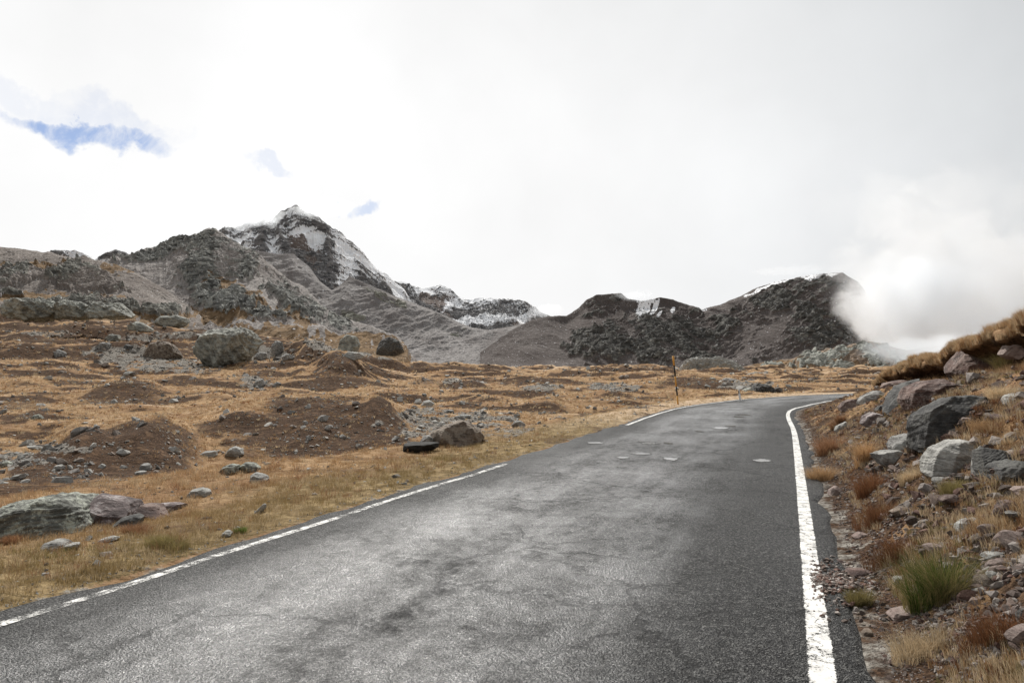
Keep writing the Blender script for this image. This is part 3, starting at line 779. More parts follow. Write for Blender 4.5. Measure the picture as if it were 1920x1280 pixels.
RM = {
    'grey': rock_mat('grey_gneiss', (.09, .087, .082), (.27, .26, .245), (.42, .42, .39), .6, .6),
    'pale': rock_mat('pale_gneiss', (.17, .167, .155), (.46, .45, .42), (.12, .12, .10), .5, .7),
    'paleg': rock_mat('pale_green_gneiss', (.10, .10, .088), (.30, .302, .27), (.42, .425, .37), .55, 2.6, rot=(.9, .4, 0)),
    'dark': rock_mat('dark_slate', (.022, .022, .022), (.095, .092, .088), (.17, .17, .15), .35, .6),
    'green': rock_mat('lichened_rock', (.06, .06, .052), (.21, .215, .19), (.42, .44, .37), .8, .45),
    'red': rock_mat('reddish_gneiss', (.04, .024, .021), (.17, .108, .09), (.28, .23, .20), .5, .8, vein=.4),
    'purple': rock_mat('purplish_rock', (.06, .045, .044), (.22, .175, .168), (.46, .43, .42), .6, .7),
    'brown': rock_mat('brown_grey_rock', (.06, .045, .035), (.22, .17, .13), (.33, .30, .25), .4, .7),
    'pink': rock_mat('pinkish_rock', (.14, .10, .085), (.36, .28, .25), (.18, .16, .14), .4, .7),
}
_ico = {}


def ico(sub):
    if sub not in _ico:
        bm = bmesh.new(); bmesh.ops.create_icosphere(bm, subdivisions=sub, radius=1)
        V = np.array([v.co[:] for v in bm.verts]); Fc = np.array([[v.index for v in f.verts] for f in bm.faces]); bm.free()
        _ico[sub] = (V, Fc)
    return _ico[sub]


def hull_tree(pts):
    bm = bmesh.new()
    for p in pts: bm.verts.new(p)
    bmesh.ops.convex_hull(bm, input=bm.verts)
    bmesh.ops.triangulate(bm, faces=bm.faces)
    bm.normal_update()
    t = BVHTree.FromBMesh(bm); bm.free(); return t


def rock_from_hull(name, pts, mat, sub=4, rough=.05, layer=.02, seed=0, ldir=(0, .2, 1), parent=None, smooth=False, lf=9):
    """an icosphere shrunk on a convex hull, then weathered"""
    pts = np.asarray(pts, float); c = pts.mean(0); q = pts - c
    tree = hull_tree(q); V, Fc = ico(sub)
    ext = np.ptp(q, axis=0) / 2 + 1e-4
    sz = float(np.sort(ext)[1])
    O = np.zeros((len(V), 3))
    for i, d in enumerate(V):
        dd = Vector((d[0] * ext[0], d[1] * ext[1], d[2] * ext[2])); dd.normalize()
        h = tree.ray_cast(dd * 50 * float(ext.max()), -dd)
        O[i] = h[0] if h[0] is not None else dd * sz
    rq = np.random.default_rng(seed + 17)
    for _ in range(16):
        pn = rq.normal(size=3); pn /= np.linalg.norm(pn); dq = O @ pn; lim = dq.max() * rq.uniform(.74, .93)
        O = O - np.maximum(dq - lim, 0)[:, None] * pn
    n = O / (np.linalg.norm(O / ext, axis=1)[:, None] + 1e-9) / ext[None] ; n /= np.linalg.norm(n, axis=1)[:, None] + 1e-9
    s_ = O / sz
    f1 = fbm3(s_[:, 0] * 1.1 + seed * 3.1, s_[:, 1] * 1.1, s_[:, 2] * 1.1, 3, seed)
    f2 = fbm3(s_[:, 0] * 3.2 + seed, s_[:, 1] * 3.2, s_[:, 2] * 3.2, 4, seed + 5, .6, ridge=True)
    ld = np.array(ldir, float); ld /= np.linalg.norm(ld)
    hh = s_ @ ld * lf + 1.2 * per3(s_[:, 0] * 1.5, s_[:, 1] * 1.5, s_[:, 2] * 1.5 + seed, seed + 9)
    f3 = per2(hh, s_[:, 0] * .8 + seed, seed + 12)
    O = O + n * sz * (rough * 1.5 * f1 + rough * .8 * f2 + layer * 1.1 * f3)[:, None]
    o = np_mesh(name, O, Fc, mat, smooth=smooth, parent=parent)
    o.location = c
    return o


def outline_pts(poly, Y, depth, lean=0.0, back=.75, front=.55, sink=.12, seat=False):
    """closed outline in photo pixels at distance Y, given a thickness in metres"""
    t, s_ = raydir([p[0] for p in poly], [p[1] for p in poly])
    X = t * Y; Z = CAMZ + s_ * Y
    cx, cz = X.mean(), Z.mean(); zb = Z.min(); hgt = np.ptp(Z)
    drop = 0
    if seat:
        zg = terrain(np.array([cx, cx]), np.array([Y, Y - .3 * depth]), fine=False)[0]
        drop = float(np.clip(zb - zg.min() + .08 * hgt, 0, .28 * hgt))
    pts = []
    for (k, dy) in ((front, -.5), (.9, -.28), (1.0, 0), (.93, .4), (back, .75)):
        for x, z in zip(X, Z):
            yy = Y + dy * depth + lean * (z - cz)
            zz = cz + (z - cz) * (k if z > cz else 1)
            xx = cx + (x - cx) * k
            if z < cz and seat: xx = cx + (x - cx) * max(k, .8) * 1.15
            if z < cz: zz -= sink * hgt + drop * min(1, 1.6 * (cz - z) / (cz - zb + 1e-6))
            pts.append((xx * yy / Y if abs(dy) < .3 else xx, yy, zz))
    return pts


def hero(poly, kind, label, depth_f=.8, name='boulder', base=None, sub=5, rough=.06, layer=.02, ldir=(0, .2, 1), cat='boulder', group=None, lean=0.0, Y=None, lf=9, seed=None, front=.55):
    us = [p[0] for p in poly]; vs = [p[1] for p in poly]
    if Y is None:
        h = hit((min(us) + max(us)) / 2 if base is None else base[0], max(vs) if base is None else base[1])[0]; Y = h[1]
    wpx = max(us) - min(us); hpx = max(vs) - min(vs)
    depth = depth_f * min(wpx, 2.2 * hpx) * Y / F
    Yc = Y + depth * (.25 if Y < 60 else .35)
    hero.n += 1
    o = rock_from_hull(name, outline_pts(poly, Yc, depth, lean, front=front, sink=.10, seat=Yc < 60), RM[kind], sub, rough, layer, (seed or hero.n) * 3 + 1, ldir, lf=lf)
    tag(o, label, cat, group)
    return o


hero.n = 0
# left side of the road
hero([(-60, 990), (0, 958), (40, 940), (72, 934), (104, 939), (134, 958), (143, 975), (140, 995), (120, 1003), (60, 1010), (0, 1016), (-50, 1022)], 'green',
     'large lichen covered grey green boulder at the left edge beside the purplish boulder', 1.0, sub=6, rough=.07, layer=.03, ldir=(-.35, .2, 1), lf=16, base=(60, 1006))
hero([(142, 960), (152, 932), (166, 926), (200, 934), (236, 944), (242, 958), (238, 975), (212, 990), (182, 986), (160, 978), (146, 970)], 'purple',
     'purplish red boulder with a pale sloping top resting against the lichened boulder', 1.0, rough=.05, base=(190, 988), ldir=(-.3, .3, 1))
hero([(212, 985), (226, 972), (252, 965), (268, 972), (256, 982), (240, 988), (220, 990)], 'dark', 'dark flat slate slab leaning in front of the purplish boulder', .9, base=(240, 990))
hero([(240, 972), (250, 950), (266, 946), (288, 950), (310, 966), (300, 974), (262, 978)], 'red', 'dark red low rock half sunk in grass right of the purplish boulder', 1.0, base=(275, 977))
hero([(286, 950), (300, 944), (330, 943), (352, 948), (345, 954), (305, 957)], 'purple', 'thin flat brown purple slab lying in grass behind the red rock', .9)
hero([(72, 1030), (80, 1019), (98, 1013), (116, 1018), (122, 1026), (104, 1031), (84, 1034)], 'grey', 'grey rounded rock in grass below the lichened boulder', .9)
hero([(112, 1027), (128, 1019), (146, 1017), (150, 1022), (134, 1027), (118, 1030)], 'pale', 'thin pale grey slab beside the rounded rock below the lichened boulder', .9)
hero([(180, 1015), (196, 1008), (218, 1004), (222, 1008), (200, 1014), (186, 1018)], 'pale', 'long pale flat stone in the grass below the dark slate slab', .9)
hero([(424, 852), (430, 840), (440, 836), (450, 841), (454, 851), (444, 857), (430, 858)], 'pale', 'rounded pale grey boulder at the foot of the dark stony mound', .9)
hero([(373, 852), (384, 846), (404, 845), (404, 852), (394, 858), (380, 858)], 'pale', 'flattish cream coloured rock left of the rounded pale boulder', .9)
hero([(412, 884), (418, 875), (432, 870), (445, 872), (447, 880), (436, 886), (420, 888)], 'green', 'lichen flecked grey rock on the grassy verge crest', .9)
hero([(445, 875), (458, 867), (472, 868), (482, 877), (480, 885), (462, 884)], 'green', 'second lichen flecked rock on the verge crest touching tan grass', .9)
hero([(465, 900), (474, 888), (480, 885), (498, 893), (500, 899), (484, 904)], 'pale', 'pale wedge shaped rock in the orange verge grass', .9)
hero([(350, 930), (360, 918), (380, 913), (392, 922), (386, 930), (366, 934)], 'pale', 'fractured pale grey rock in the middle of the left verge', .9)
hero([(262, 876), (270, 868), (280, 869), (283, 878), (272, 882)], 'pale', 'greenish grey rounded stone above the tan verge crest', .9)
hero([(18, 896), (30, 890), (48, 887), (46, 892), (30, 899), (22, 900)], 'pale', 'elongated pale stone in the dark hollow at far left', .9)
hero([(0, 868), (10, 864), (20, 866), (18, 873), (0, 876)], 'green', 'greenish flat rock at the left picture edge in the hollow', .9)
hero([(98, 880), (106, 872), (116, 870), (114, 877), (104, 882)], 'pale', 'small pale oval stone on the dark left mound', .9)
hero([(183, 874), (190, 869), (196, 873), (193, 879), (185, 879)], 'pale', 'small pale round stone at the foot of the left mound', .9)
hero([(475, 962), (488, 950), (496, 942), (497, 951), (488, 960)], 'pale', 'thin upturned stone by the verge near the flaked line', .9, Y=None)
hero([(412, 1004), (424, 994), (434, 997), (430, 1004), (418, 1007)], 'pale', 'small white stone on green grass close to the flaked road line', .9)
hero([(250, 886), (262, 882), (272, 884), (268, 889), (254, 890)], 'pale', 'small flat white stone among the tan grass of the verge crest', .9)

hero([(802, 834), (800, 818), (812, 806), (836, 802), (850, 792), (868, 790), (882, 798), (898, 806), (904, 818), (892, 826), (866, 832), (830, 837)], 'brown',
     'broad grey brown boulder beside the dark opening', .9, sub=5, rough=.06, ldir=(1, .2, .3), lf=12, base=(850, 834))
hero([(786, 832), (792, 818), (802, 814), (812, 822), (812, 834), (796, 837)], 'grey', 'small greenish grey rock between the dark opening and the grey brown boulder', .9)
hero([(790, 761), (794, 752), (804, 750), (815, 757), (812, 762)], 'pale', 'white streaked rock cluster stone behind the dark stony mound', .9)
hero([(776, 757), (780, 748), (788, 747), (790, 754), (784, 758)], 'pale', 'little pale rock left of the white streaked rock', .9)
hero([(858, 782), (864, 776), (884, 777), (884, 781), (866, 784)], 'pale', 'flat white slab on the grey gravel patch behind the grey brown boulder', .9)
hero([(832, 772), (840, 768), (854, 769), (850, 774), (836, 775)], 'grey', 'flat grey slab in the gravel just left of the white slab', .9)

# hillside boulders and outcrops
hero([(268, 665), (276, 650), (290, 640), (303, 638), (318, 645), (328, 660), (332, 670), (312, 674), (285, 674), (270, 671)], 'brown', 'big dark tent shaped boulder on the brown slope', 1.0, sub=6, rough=.08, layer=.03, ldir=(.8, .1, .6), lf=14)
hero([(366, 655), (376, 645), (382, 632), (396, 622), (420, 618), (450, 616), (478, 620), (488, 628), (470, 645), (456, 664), (432, 680), (412, 685), (392, 675), (378, 668)], 'paleg',
     'largest pale green streaked outcrop in the middle of the left slope', 1.0, name='outcrop', sub=6, rough=.10, layer=.05, ldir=(.9, .1, .45), lf=12, cat='outcrop')
hero([(508, 660), (510, 645), (518, 638), (528, 642), (530, 655), (522, 666), (512, 668)], 'grey', 'upright grey rock right of the green streaked outcrop', 1.0, sub=5, rough=.09)
hero([(525, 670), (532, 663), (548, 664), (552, 671), (540, 676), (528, 675)], 'grey', 'low grey rock at the foot of the upright rock', 1.0, rough=.08)
hero([(474, 668), (486, 660), (502, 662), (506, 670), (492, 674), (478, 674)], 'grey', 'flaky grey rocks just left of the upright rock', 1.0, rough=.1)
for poly, lab in (([(14, 588), (18, 572), (34, 563), (58, 560), (84, 566), (98, 578), (90, 590), (50, 594)], 'pale lichened rock hump at the far left of the upper ledges'),
                  ([(88, 590), (98, 572), (120, 568), (136, 564), (158, 574), (166, 588), (130, 593)], 'pale lichened rock hump in the middle of the upper ledges'),
                  ([(156, 590), (166, 572), (186, 566), (206, 568), (232, 578), (244, 588), (200, 592)], 'pale lichened rock hump at the right end of the upper ledges')):
    hero(poly, 'paleg', lab, 1.0, name='outcrop', sub=6, rough=.15, layer=.05, ldir=(.5, .3, 1), lf=10, cat='outcrop', Y=122)
hero([(236, 620), (242, 610), (256, 603), (270, 606), (282, 616), (262, 622)], 'paleg', 'pale green rock ledge above the tent shaped boulder', .8, rough=.09)
hero([(285, 604), (300, 594), (330, 592), (356, 600), (352, 608), (318, 612)], 'paleg', 'broad grey rock ledge below the jagged knoll', .7, name='outcrop', rough=.1, cat='outcrop')
hero([(180, 648), (190, 642), (204, 642), (202, 652), (188, 656)], 'grey', 'grey boulder left of the tent shaped boulder, nearest to it', .9, rough=.08)
hero([(196, 634), (206, 626), (220, 628), (224, 636), (208, 640)], 'paleg', 'greenish boulder upslope left of the tent shaped boulder', .9, rough=.08)
hero([(228, 652), (236, 645), (248, 648), (246, 656), (234, 658)], 'dark', 'dark boulder close left of the tent shaped boulder', .9, rough=.08)
hero([(100, 664), (108, 655), (120, 660), (118, 668), (106, 670)], 'grey', 'tilted grey stone alone on the far left brown slope', .9)
hero([(632, 655), (636, 640), (650, 628), (668, 632), (676, 648), (664, 660), (644, 662)], 'paleg', 'dark mossy rock knob at the right end of the left slope', .9, name='outcrop', rough=.1, cat='outcrop', Y=150)
hero([(706, 660), (712, 640), (728, 630), (748, 640), (756, 655), (738, 664)], 'dark', 'dark rock face at the foot of the scree slope', .9, name='outcrop', rough=.1, cat='outcrop', Y=165)
hero([(640, 668), (652, 660), (676, 662), (684, 668), (662, 674)], 'pale', 'pale flat rock below the dark mossy knob', .9, rough=.08)
hero([(58, 785), (62, 778), (72, 776), (76, 784), (68, 788)], 'green', 'mossy green rock left of the two stony mounds', .9)
hero([(206, 752), (214, 748), (218, 753), (212, 758)], 'pale', 'white stone on the brown upper left mound', .9)
hero([(510, 722), (518, 715), (526, 718), (522, 725), (512, 726)], 'grey', 'pale grey stone on the slope behind the largest mound', .9)
hero([(474, 722), (480, 713), (492, 710), (498, 720), (486, 726)], 'grey', 'jumbled grey rock on the slope left of the pale grey stone', .9, rough=.1)
# beyond the bend
hero([(1250, 702), (1268, 690), (1286, 678), (1306, 672), (1326, 676), (1340, 681), (1356, 676), (1384, 680), (1404, 688), (1436, 702), (1400, 706), (1340, 705), (1300, 703), (1280, 702)], 'pale',
     'broad pale rock hump on the meadow behind the snow pole', .6, name='outcrop', sub=6, rough=.24, layer=.06, ldir=(-.5, .2, 1), lf=14, cat='outcrop', Y=170)
hero([(1392, 712), (1402, 702), (1416, 698), (1436, 700), (1450, 706), (1436, 714), (1404, 716)], 'pale', 'small whitish rock hump right of the broad pale hump', .8, name='outcrop', rough=.12, cat='outcrop', Y=120, sub=5)
hero([(1296, 722), (1300, 712), (1312, 709), (1324, 714), (1326, 722), (1310, 726)], 'grey', 'cracked grey rock in the brown meadow right of the snow pole', .8, rough=.12, Y=88)
hero([(1326, 714), (1332, 708), (1342, 708), (1344, 716), (1334, 718)], 'paleg', 'small pale green rock between the two grey rocks beyond the bend', .8, rough=.12, Y=92)
hero([(1342, 720), (1350, 710), (1370, 710), (1390, 714), (1394, 720), (1370, 723)], 'grey', 'long grey rock with a dark base left of the delineator', .8, rough=.12, Y=90)
hero([(1400, 742), (1406, 726), (1420, 719), (1442, 722), (1454, 732), (1456, 742), (1430, 746)], 'dark', 'dark jagged rock just beyond the road bend right of the delineator', .9, rough=.13, Y=66, sub=5)
hero([(1388, 738), (1396, 729), (1410, 728), (1418, 738), (1404, 742)], 'paleg', 'pale green rock against the left side of the dark jagged rock', .9, rough=.12, Y=63)
hero([(1462, 730), (1470, 722), (1486, 724), (1490, 733), (1476, 736)], 'grey', 'flat grey rock right of the dark jagged rock beyond the bend', .8, rough=.12, Y=84)
hero([(1500, 734), (1516, 727), (1540, 726), (1556, 731), (1550, 737), (1520, 738)], 'green', 'low mossy rock above the far end of the road', .8, rough=.12, Y=86)
hero([(1545, 726), (1556, 716), (1576, 712), (1590, 722), (1580, 730), (1556, 731)], 'brown', 'reddish brown conical rock beyond the end of the road', .8, rough=.12, Y=110)
hero([(1540, 722), (1550, 706), (1580, 701), (1620, 704), (1650, 708), (1650, 722), (1600, 726)], 'pale', 'wide pale rock pavement behind the conical brown rock', .5, name='outcrop', rough=.13, cat='outcrop', Y=135, sub=5)

# the bank on the right
BG = [
    ([(1786, 676), (1800, 664), (1830, 652), (1856, 648), (1880, 654), (1898, 668), (1904, 694), (1890, 716), (1862, 726), (1836, 722), (1812, 705), (1790, 690)], 'red', 'large rounded red brown boulder high on the bank under the turf', .9),
    ([(1888, 662), (1896, 645), (1920, 636), (1950, 640), (1950, 668), (1910, 672)], 'pink', 'pale pinkish layered slab at the picture edge above the red boulder', .9),
    ([(1704, 745), (1714, 728), (1740, 716), (1768, 712), (1795, 722), (1812, 740), (1800, 755), (1766, 772), (1730, 778), (1710, 764)], 'red', 'mottled red brown boulder between the two slanting slabs and the dark grey boulder', .9),
    ([(1658, 778), (1668, 758), (1690, 735), (1706, 716), (1724, 711), (1742, 714), (1716, 734), (1700, 756), (1688, 770), (1670, 782)], 'dark', 'dark slab slanting up the bank with a pale edge', .8),
    ([(1654, 726), (1664, 718), (1690, 713), (1710, 712), (1702, 720), (1676, 730), (1656, 738)], 'red', 'narrow purple red slab under the turf edge', .8),
    ([(1580, 762), (1586, 752), (1606, 746), (1612, 752), (1626, 758), (1610, 770), (1590, 776), (1582, 770)], 'red', 'dark red rock at the tip of the bank beside the bend', .9),
    ([(1608, 752), (1624, 740), (1648, 732), (1660, 738), (1652, 748), (1630, 758), (1614, 758)], 'grey', 'flat grey slab lying on the red rock at the tip of the bank', .9),
    ([(1600, 746), (1603, 736), (1610, 734), (1608, 744)], 'dark', 'small dark upright rock behind the flat grey slab', .9),
    ([(1644, 768), (1650, 760), (1662, 757), (1672, 762), (1660, 776), (1648, 776)], 'dark', 'small dark purple rock left of the slanting dark slab', .9),
    ([(1620, 792), (1626, 780), (1642, 772), (1648, 778), (1664, 782), (1660, 792), (1642, 800), (1626, 798)], 'purple', 'pinkish grey wedge rock below the small dark purple rock', .9),
    ([(1566, 806), (1572, 796), (1586, 790), (1592, 796), (1588, 806), (1574, 812)], 'pale', 'whitish stone in orange grass near the edge line bend', .9),
    ([(1716, 806), (1728, 780), (1752, 762), (1786, 744), (1830, 742), (1862, 748), (1874, 762), (1856, 776), (1830, 800), (1794, 812), (1780, 834), (1756, 846), (1728, 838), (1718, 822)], 'dark', 'largest dark grey smooth boulder in the middle of the bank', .8),
    ([(1800, 790), (1806, 782), (1826, 782), (1846, 786), (1834, 796), (1810, 800)], 'pink', 'pinkish stone lying on the right part of the dark grey boulder', .8),
    ([(1672, 836), (1682, 818), (1696, 808), (1708, 820), (1724, 838), (1728, 846), (1700, 852), (1678, 850)], 'grey', 'light grey angular rock left of the largest dark boulder', .9),
    ([(1640, 852), (1662, 846), (1684, 843), (1704, 854), (1722, 864), (1712, 872), (1672, 874), (1656, 868)], 'grey', 'pale flat slab in the middle of the bank below the angular rock', .9),
    ([(1742, 886), (1746, 864), (1758, 840), (1780, 826), (1808, 824), (1836, 832), (1834, 856), (1838, 876), (1820, 894), (1790, 906), (1760, 894)], 'pale', 'large white grey boulder with a smooth sloping top', .9),
    ([(1832, 834), (1848, 838), (1842, 880), (1836, 914), (1826, 900), (1828, 870)], 'grey', 'narrow upright grey plate between the white boulder and the black boulder', .9),
    ([(1842, 842), (1870, 838), (1896, 842), (1905, 856), (1900, 880), (1880, 900), (1850, 906), (1842, 880)], 'dark', 'black fractured boulder right of the white grey boulder', .9),
    ([(1890, 760), (1894, 742), (1912, 736), (1940, 736), (1945, 750), (1910, 760)], 'pale', 'pale triangular rock at the right picture edge', .9),
    ([(1856, 886), (1880, 872), (1910, 864), (1950, 870), (1950, 905), (1890, 908)], 'dark', 'low dark slabby rock at the right edge below the black boulder', .9),
    ([(1894, 850), (1904, 842), (1920, 846), (1940, 858), (1930, 872), (1900, 868)], 'brown', 'brownish stone between the black boulder and the picture edge', .9),
    ([(1904, 920), (1914, 912), (1945, 912), (1945, 930), (1912, 930)], 'pink', 'pale cream stone at the right edge of the bank', .9),
    ([(1798, 992), (1800, 980), (1810, 976), (1830, 969), (1842, 968), (1842, 980), (1826, 996), (1812, 1008), (1802, 1002)], 'grey', 'blue grey pointed stone lower on the bank', .8),
    ([(1694, 1036), (1702, 1022), (1712, 1016), (1714, 1026), (1702, 1036)], 'pink', 'small pinkish stone standing above the green grass tuft', .8),
    ([(1674, 1094), (1680, 1082), (1692, 1080), (1700, 1090), (1696, 1100), (1682, 1102)], 'pale', 'round pale stone at the left of the green grass tuft', .9),
    ([(1822, 1120), (1832, 1104), (1844, 1098), (1850, 1106), (1838, 1116), (1828, 1122)], 'pale', 'small white wedge stone at the right of the green grass tuft', .8),
    ([(1552, 1056), (1556, 1048), (1580, 1049), (1586, 1054), (1570, 1060), (1556, 1060)], 'red', 'flat rust coloured stone on the asphalt edge', .9),
    ([(1590, 1076), (1596, 1068), (1624, 1068), (1640, 1072), (1626, 1088), (1600, 1086)], 'red', 'two layered rust brown slab beside the asphalt edge', .9),
    ([(1672, 1156), (1680, 1146), (1710, 1141), (1726, 1144), (1712, 1160), (1682, 1166)], 'pink', 'reddish flat stone at the base of the green grass tuft', .9),
    ([(1616, 1190), (1622, 1180), (1640, 1180), (1638, 1192), (1622, 1194)], 'brown', 'square brown stone at the crumbling asphalt edge', .9),
    ([(1646, 970), (1656, 963), (1676, 961), (1674, 968), (1654, 973)], 'pink', 'pale flat stone among rusty grass in the lower bank', .8),
    ([(1554, 930), (1560, 912), (1572, 910), (1582, 918), (1580, 932), (1566, 936)], 'pink', 'pale brown angular stone near the debris on the edge line', .9),
    ([(1670, 958), (1690, 948), (1712, 950), (1724, 962), (1704, 968), (1680, 966)], 'brown', 'broken brown grey stone low on the bank below the white boulder', .9),
    ([(1840, 1040), (1860, 1036), (1882, 1034), (1876, 1044), (1850, 1048)], 'grey', 'flat grey stone sunk in dry grass below the blue grey stone', .9),
    ([(1854, 1078), (1862, 1070), (1878, 1072), (1874, 1082), (1860, 1084)], 'grey', 'small bluish stone in dry grass at the lower right', .9),
    ([(1600, 1005), (1612, 997), (1628, 1000), (1622, 1010), (1606, 1012)], 'pink', 'pale pink stone in tangled grass near the edge line', .9),
    ([(1890, 820), (1900, 810), (1925, 812), (1925, 824), (1900, 828)], 'brown', 'brown stone at the right edge above the black boulder', .9),
    ([(1912, 590), (1916, 580), (1930, 580), (1930, 600), (1916, 600)], 'red', 'small red rock on the bank crest at the picture edge', .9),
]
for poly, kd, lab, df in BG:
    us = [p[0] for p in poly]; vs = [p[1] for p in poly]
    big_ = (max(us) - min(us)) > 60
    # a rock on the slope: its centre lies on the slope, outline turned a little out of it
    cu, cvv = sum(us) / len(us), sum(vs) / len(vs)
    h = hit(cu, cvv + .15 * (max(vs) - min(vs)))[0]
    dep = df * min(max(us) - min(us), 2 * (max(vs) - min(vs))) * h[1] / F
    Yc = h[1] + .05 * dep
    hero.n += 1
    o = rock_from_hull('boulder' if big_ else 'rock', outline_pts(poly, Yc, dep, front=.72, back=.7, sink=.05), RM[kd], 6 if big_ else 4, .05, .022 if kd != 'red' else .012, hero.n * 5,
                       (.5, .1, 1) if kd in ('pale', 'grey') else (-.6, .3, .8), lf=11)
    tag(o, lab, 'boulder' if big_ else 'rock')

# ------------------------------------------------------------------ dark culvert opening in the hollow, put in as a black rock shape
def box_bm(bm, x0, x1, y0, y1, z0, z1, jit=0.0):
    vs = [bm.verts.new((x + random.uniform(-jit, jit), y + random.uniform(-jit, jit), z + random.uniform(-jit, jit))) for x in (x0, x1) for y in (y0, y1) for z in (z0, z1)]
    for f in ((0, 1, 3, 2), (4, 6, 7, 5), (0, 4, 5, 1), (2, 3, 7, 6), (0, 2, 6, 4), (1, 5, 7, 3)): bm.faces.new([vs[i] for i in f])


def bm_obj(name, bm, mat, parent=None, bevel=0, seg=2):
    bmesh.ops.recalc_face_normals(bm, faces=bm.faces)
    if bevel: bmesh.ops.bevel(bm, geom=list(bm.edges), offset=bevel, segments=seg, affect='EDGES', profile=.6)
    me = bpy.data.meshes.new(name); bm.to_mesh(me); bm.free(); me.materials.append(mat)
    o = bpy.data.objects.new(name, me); COL.objects.link(o)
    if parent: o.parent = parent
    return o


def empty(name, loc, rz=0):
    o = bpy.data.objects.new(name, None); COL.objects.link(o); o.location = loc; o.rotation_euler = (0, 0, rz); o.empty_display_size = .2
    return o


RM['black'] = rock_mat('opening_shade_black', (.006, .006, .006), (.022, .02, .018), (.05, .048, .04), .2, .6)  # near-black colour stands for the shade inside the opening
hero([(756, 832), (768, 829), (800, 829), (824, 831), (816, 839), (796, 844), (770, 848), (758, 845)], 'black', 'low black shape standing in for the dark shaded opening left of the grey brown boulder', 1.0, rough=.04)
# ------------------------------------------------------------------ poles
def plain(name, col, rough=.5, spec=.4, var=.12, sc_=30):
    m, nt, bs, _o = material(name)
    tc = nt.new('ShaderNodeTexCoord').outputs['Object']
    n = nt.noise(tc, sc_, 5, .7)
    nt.l.new(nt.mix(nt.ramp(n, .35, .7), tuple(c * (1 - var * 2) for c in col), col), bs.inputs['Base Color'])
    bs.inputs['Roughness'].default_value = rough; bs.inputs['Specular IOR Level'].default_value = spec
    return m


m_yel = plain('weathered_orange_yellow_paint', (.72, .36, .07)); m_blk = plain('weathered_black_paint', (.022, .02, .018)); m_wht = plain('white_plastic', (.92, .92, .90), var=.03); m_ref = plain('orange_reflector', (.55, .2, .05), .25, .6)


def tube(name, p0, p1, r0, r1, mat, parent, seg=14, cap=True):
    p0, p1 = Vector(p0), Vector(p1); d = p1 - p0
    bm = bmesh.new()
    bmesh.ops.create_cone(bm, cap_ends=cap, segments=seg, radius1=r0, radius2=r1, depth=d.length)
    bmesh.ops.transform(bm, matrix=Matrix.Translation((p0 + p1) / 2) @ d.to_track_quat('Z', 'Y').to_matrix().to_4x4(), verts=bm.verts)
    o = bm_obj(name, bm, mat, parent)
    for p in o.data.polygons: p.use_smooth = len(p.vertices) == 4
    return o


def place_on(u, v):
    return hit(u, v)[0]


b = place_on(1271.5, 758); Y = b[1]; tip = P(1262, 667, Y)
base = Vector((b[0], Y, b[2] - .1)); top = Vector(tip)
ax = top - Vector((b[0], Y, b[2]))
e = empty('snow_pole', (b[0], Y, b[2])); tag(e, 'tall leaning snow pole in yellow and black bands at the bend', 'snow pole')
fr = [0, .18, .37, .58, .79, 1.0]
for k in range(5):
    a0 = ax * fr[k] if k else Vector((0, 0, -.15)); a1 = ax * fr[k + 1]
    rr = .042 if k < 4 else .052
    tube('yellow_section' if k % 2 == 0 else 'black_section', a0, a1, rr, rr, m_yel if k % 2 == 0 else m_blk, e)
tube('collar', ax * .785, ax * .80, .055, .055, m_blk, e)
b = place_on(1388, 753.5); Y = b[1]; tip = P(1385, 730, Y)
ax = Vector(tip) - Vector(b)
e = empty('delineator_post', tuple(b)); tag(e, 'short leaning white delineator post with black band at the bend', 'delineator')


def post_section(name, t0, t1, w0, w1, mat):
    bm = bmesh.new(); R_ = []
    for t, w_ in ((t0, w0), (t1, w1)):
        c = ax * t; R_.append([bm.verts.new(c + Vector(q)) for q in ((-w_, -.03, 0), (-w_ * .45, -.055, 0), (w_ * .45, -.055, 0), (w_, -.03, 0), (w_ * .6, .04, 0), (-w_ * .6, .04, 0))])
    for i in range(6): bm.faces.new((R_[0][i], R_[0][(i + 1) % 6], R_[1][(i + 1) % 6], R_[1][i]))
    bm.faces.new(R_[0][::-1]); bm.faces.new(R_[1])
    return bm_obj(name, bm, mat, e, .004, 1)


post_section('post', -.15, .66, .062, .058, m_wht)
post_section('black_band', .661, .90, .060, .058, m_blk)
post_section('cap', .901, 1.0, .056, .045, m_wht)
bm = bmesh.new(); c = ax * .78; box_bm(bm, c.x - .022, c.x + .022, c.y - .066, c.y - .05, c.z - .07, c.z + .07); bm_obj('reflector', bm, m_wht, e, .004)
Y = 62.0; x_, _, zt = P(1681, 679, Y); zg = terrain(np.array([x_]), np.array([Y]))[0][0]
e = empty('snow_pole', (x_, Y, zg)); tag(e, 'distant dark snow pole tip showing over the bank crest', 'snow pole')
hh_ = zt - zg
for k in range(4): tube('black_section' if k % 2 else 'yellow_section', (.12 * k / 4, 0, hh_ * k / 4 if k else -.2), (.12 * (k + 1) / 4, 0, hh_ * (k + 1) / 4), .04, .04, m_blk if k % 2 else m_yel, e)

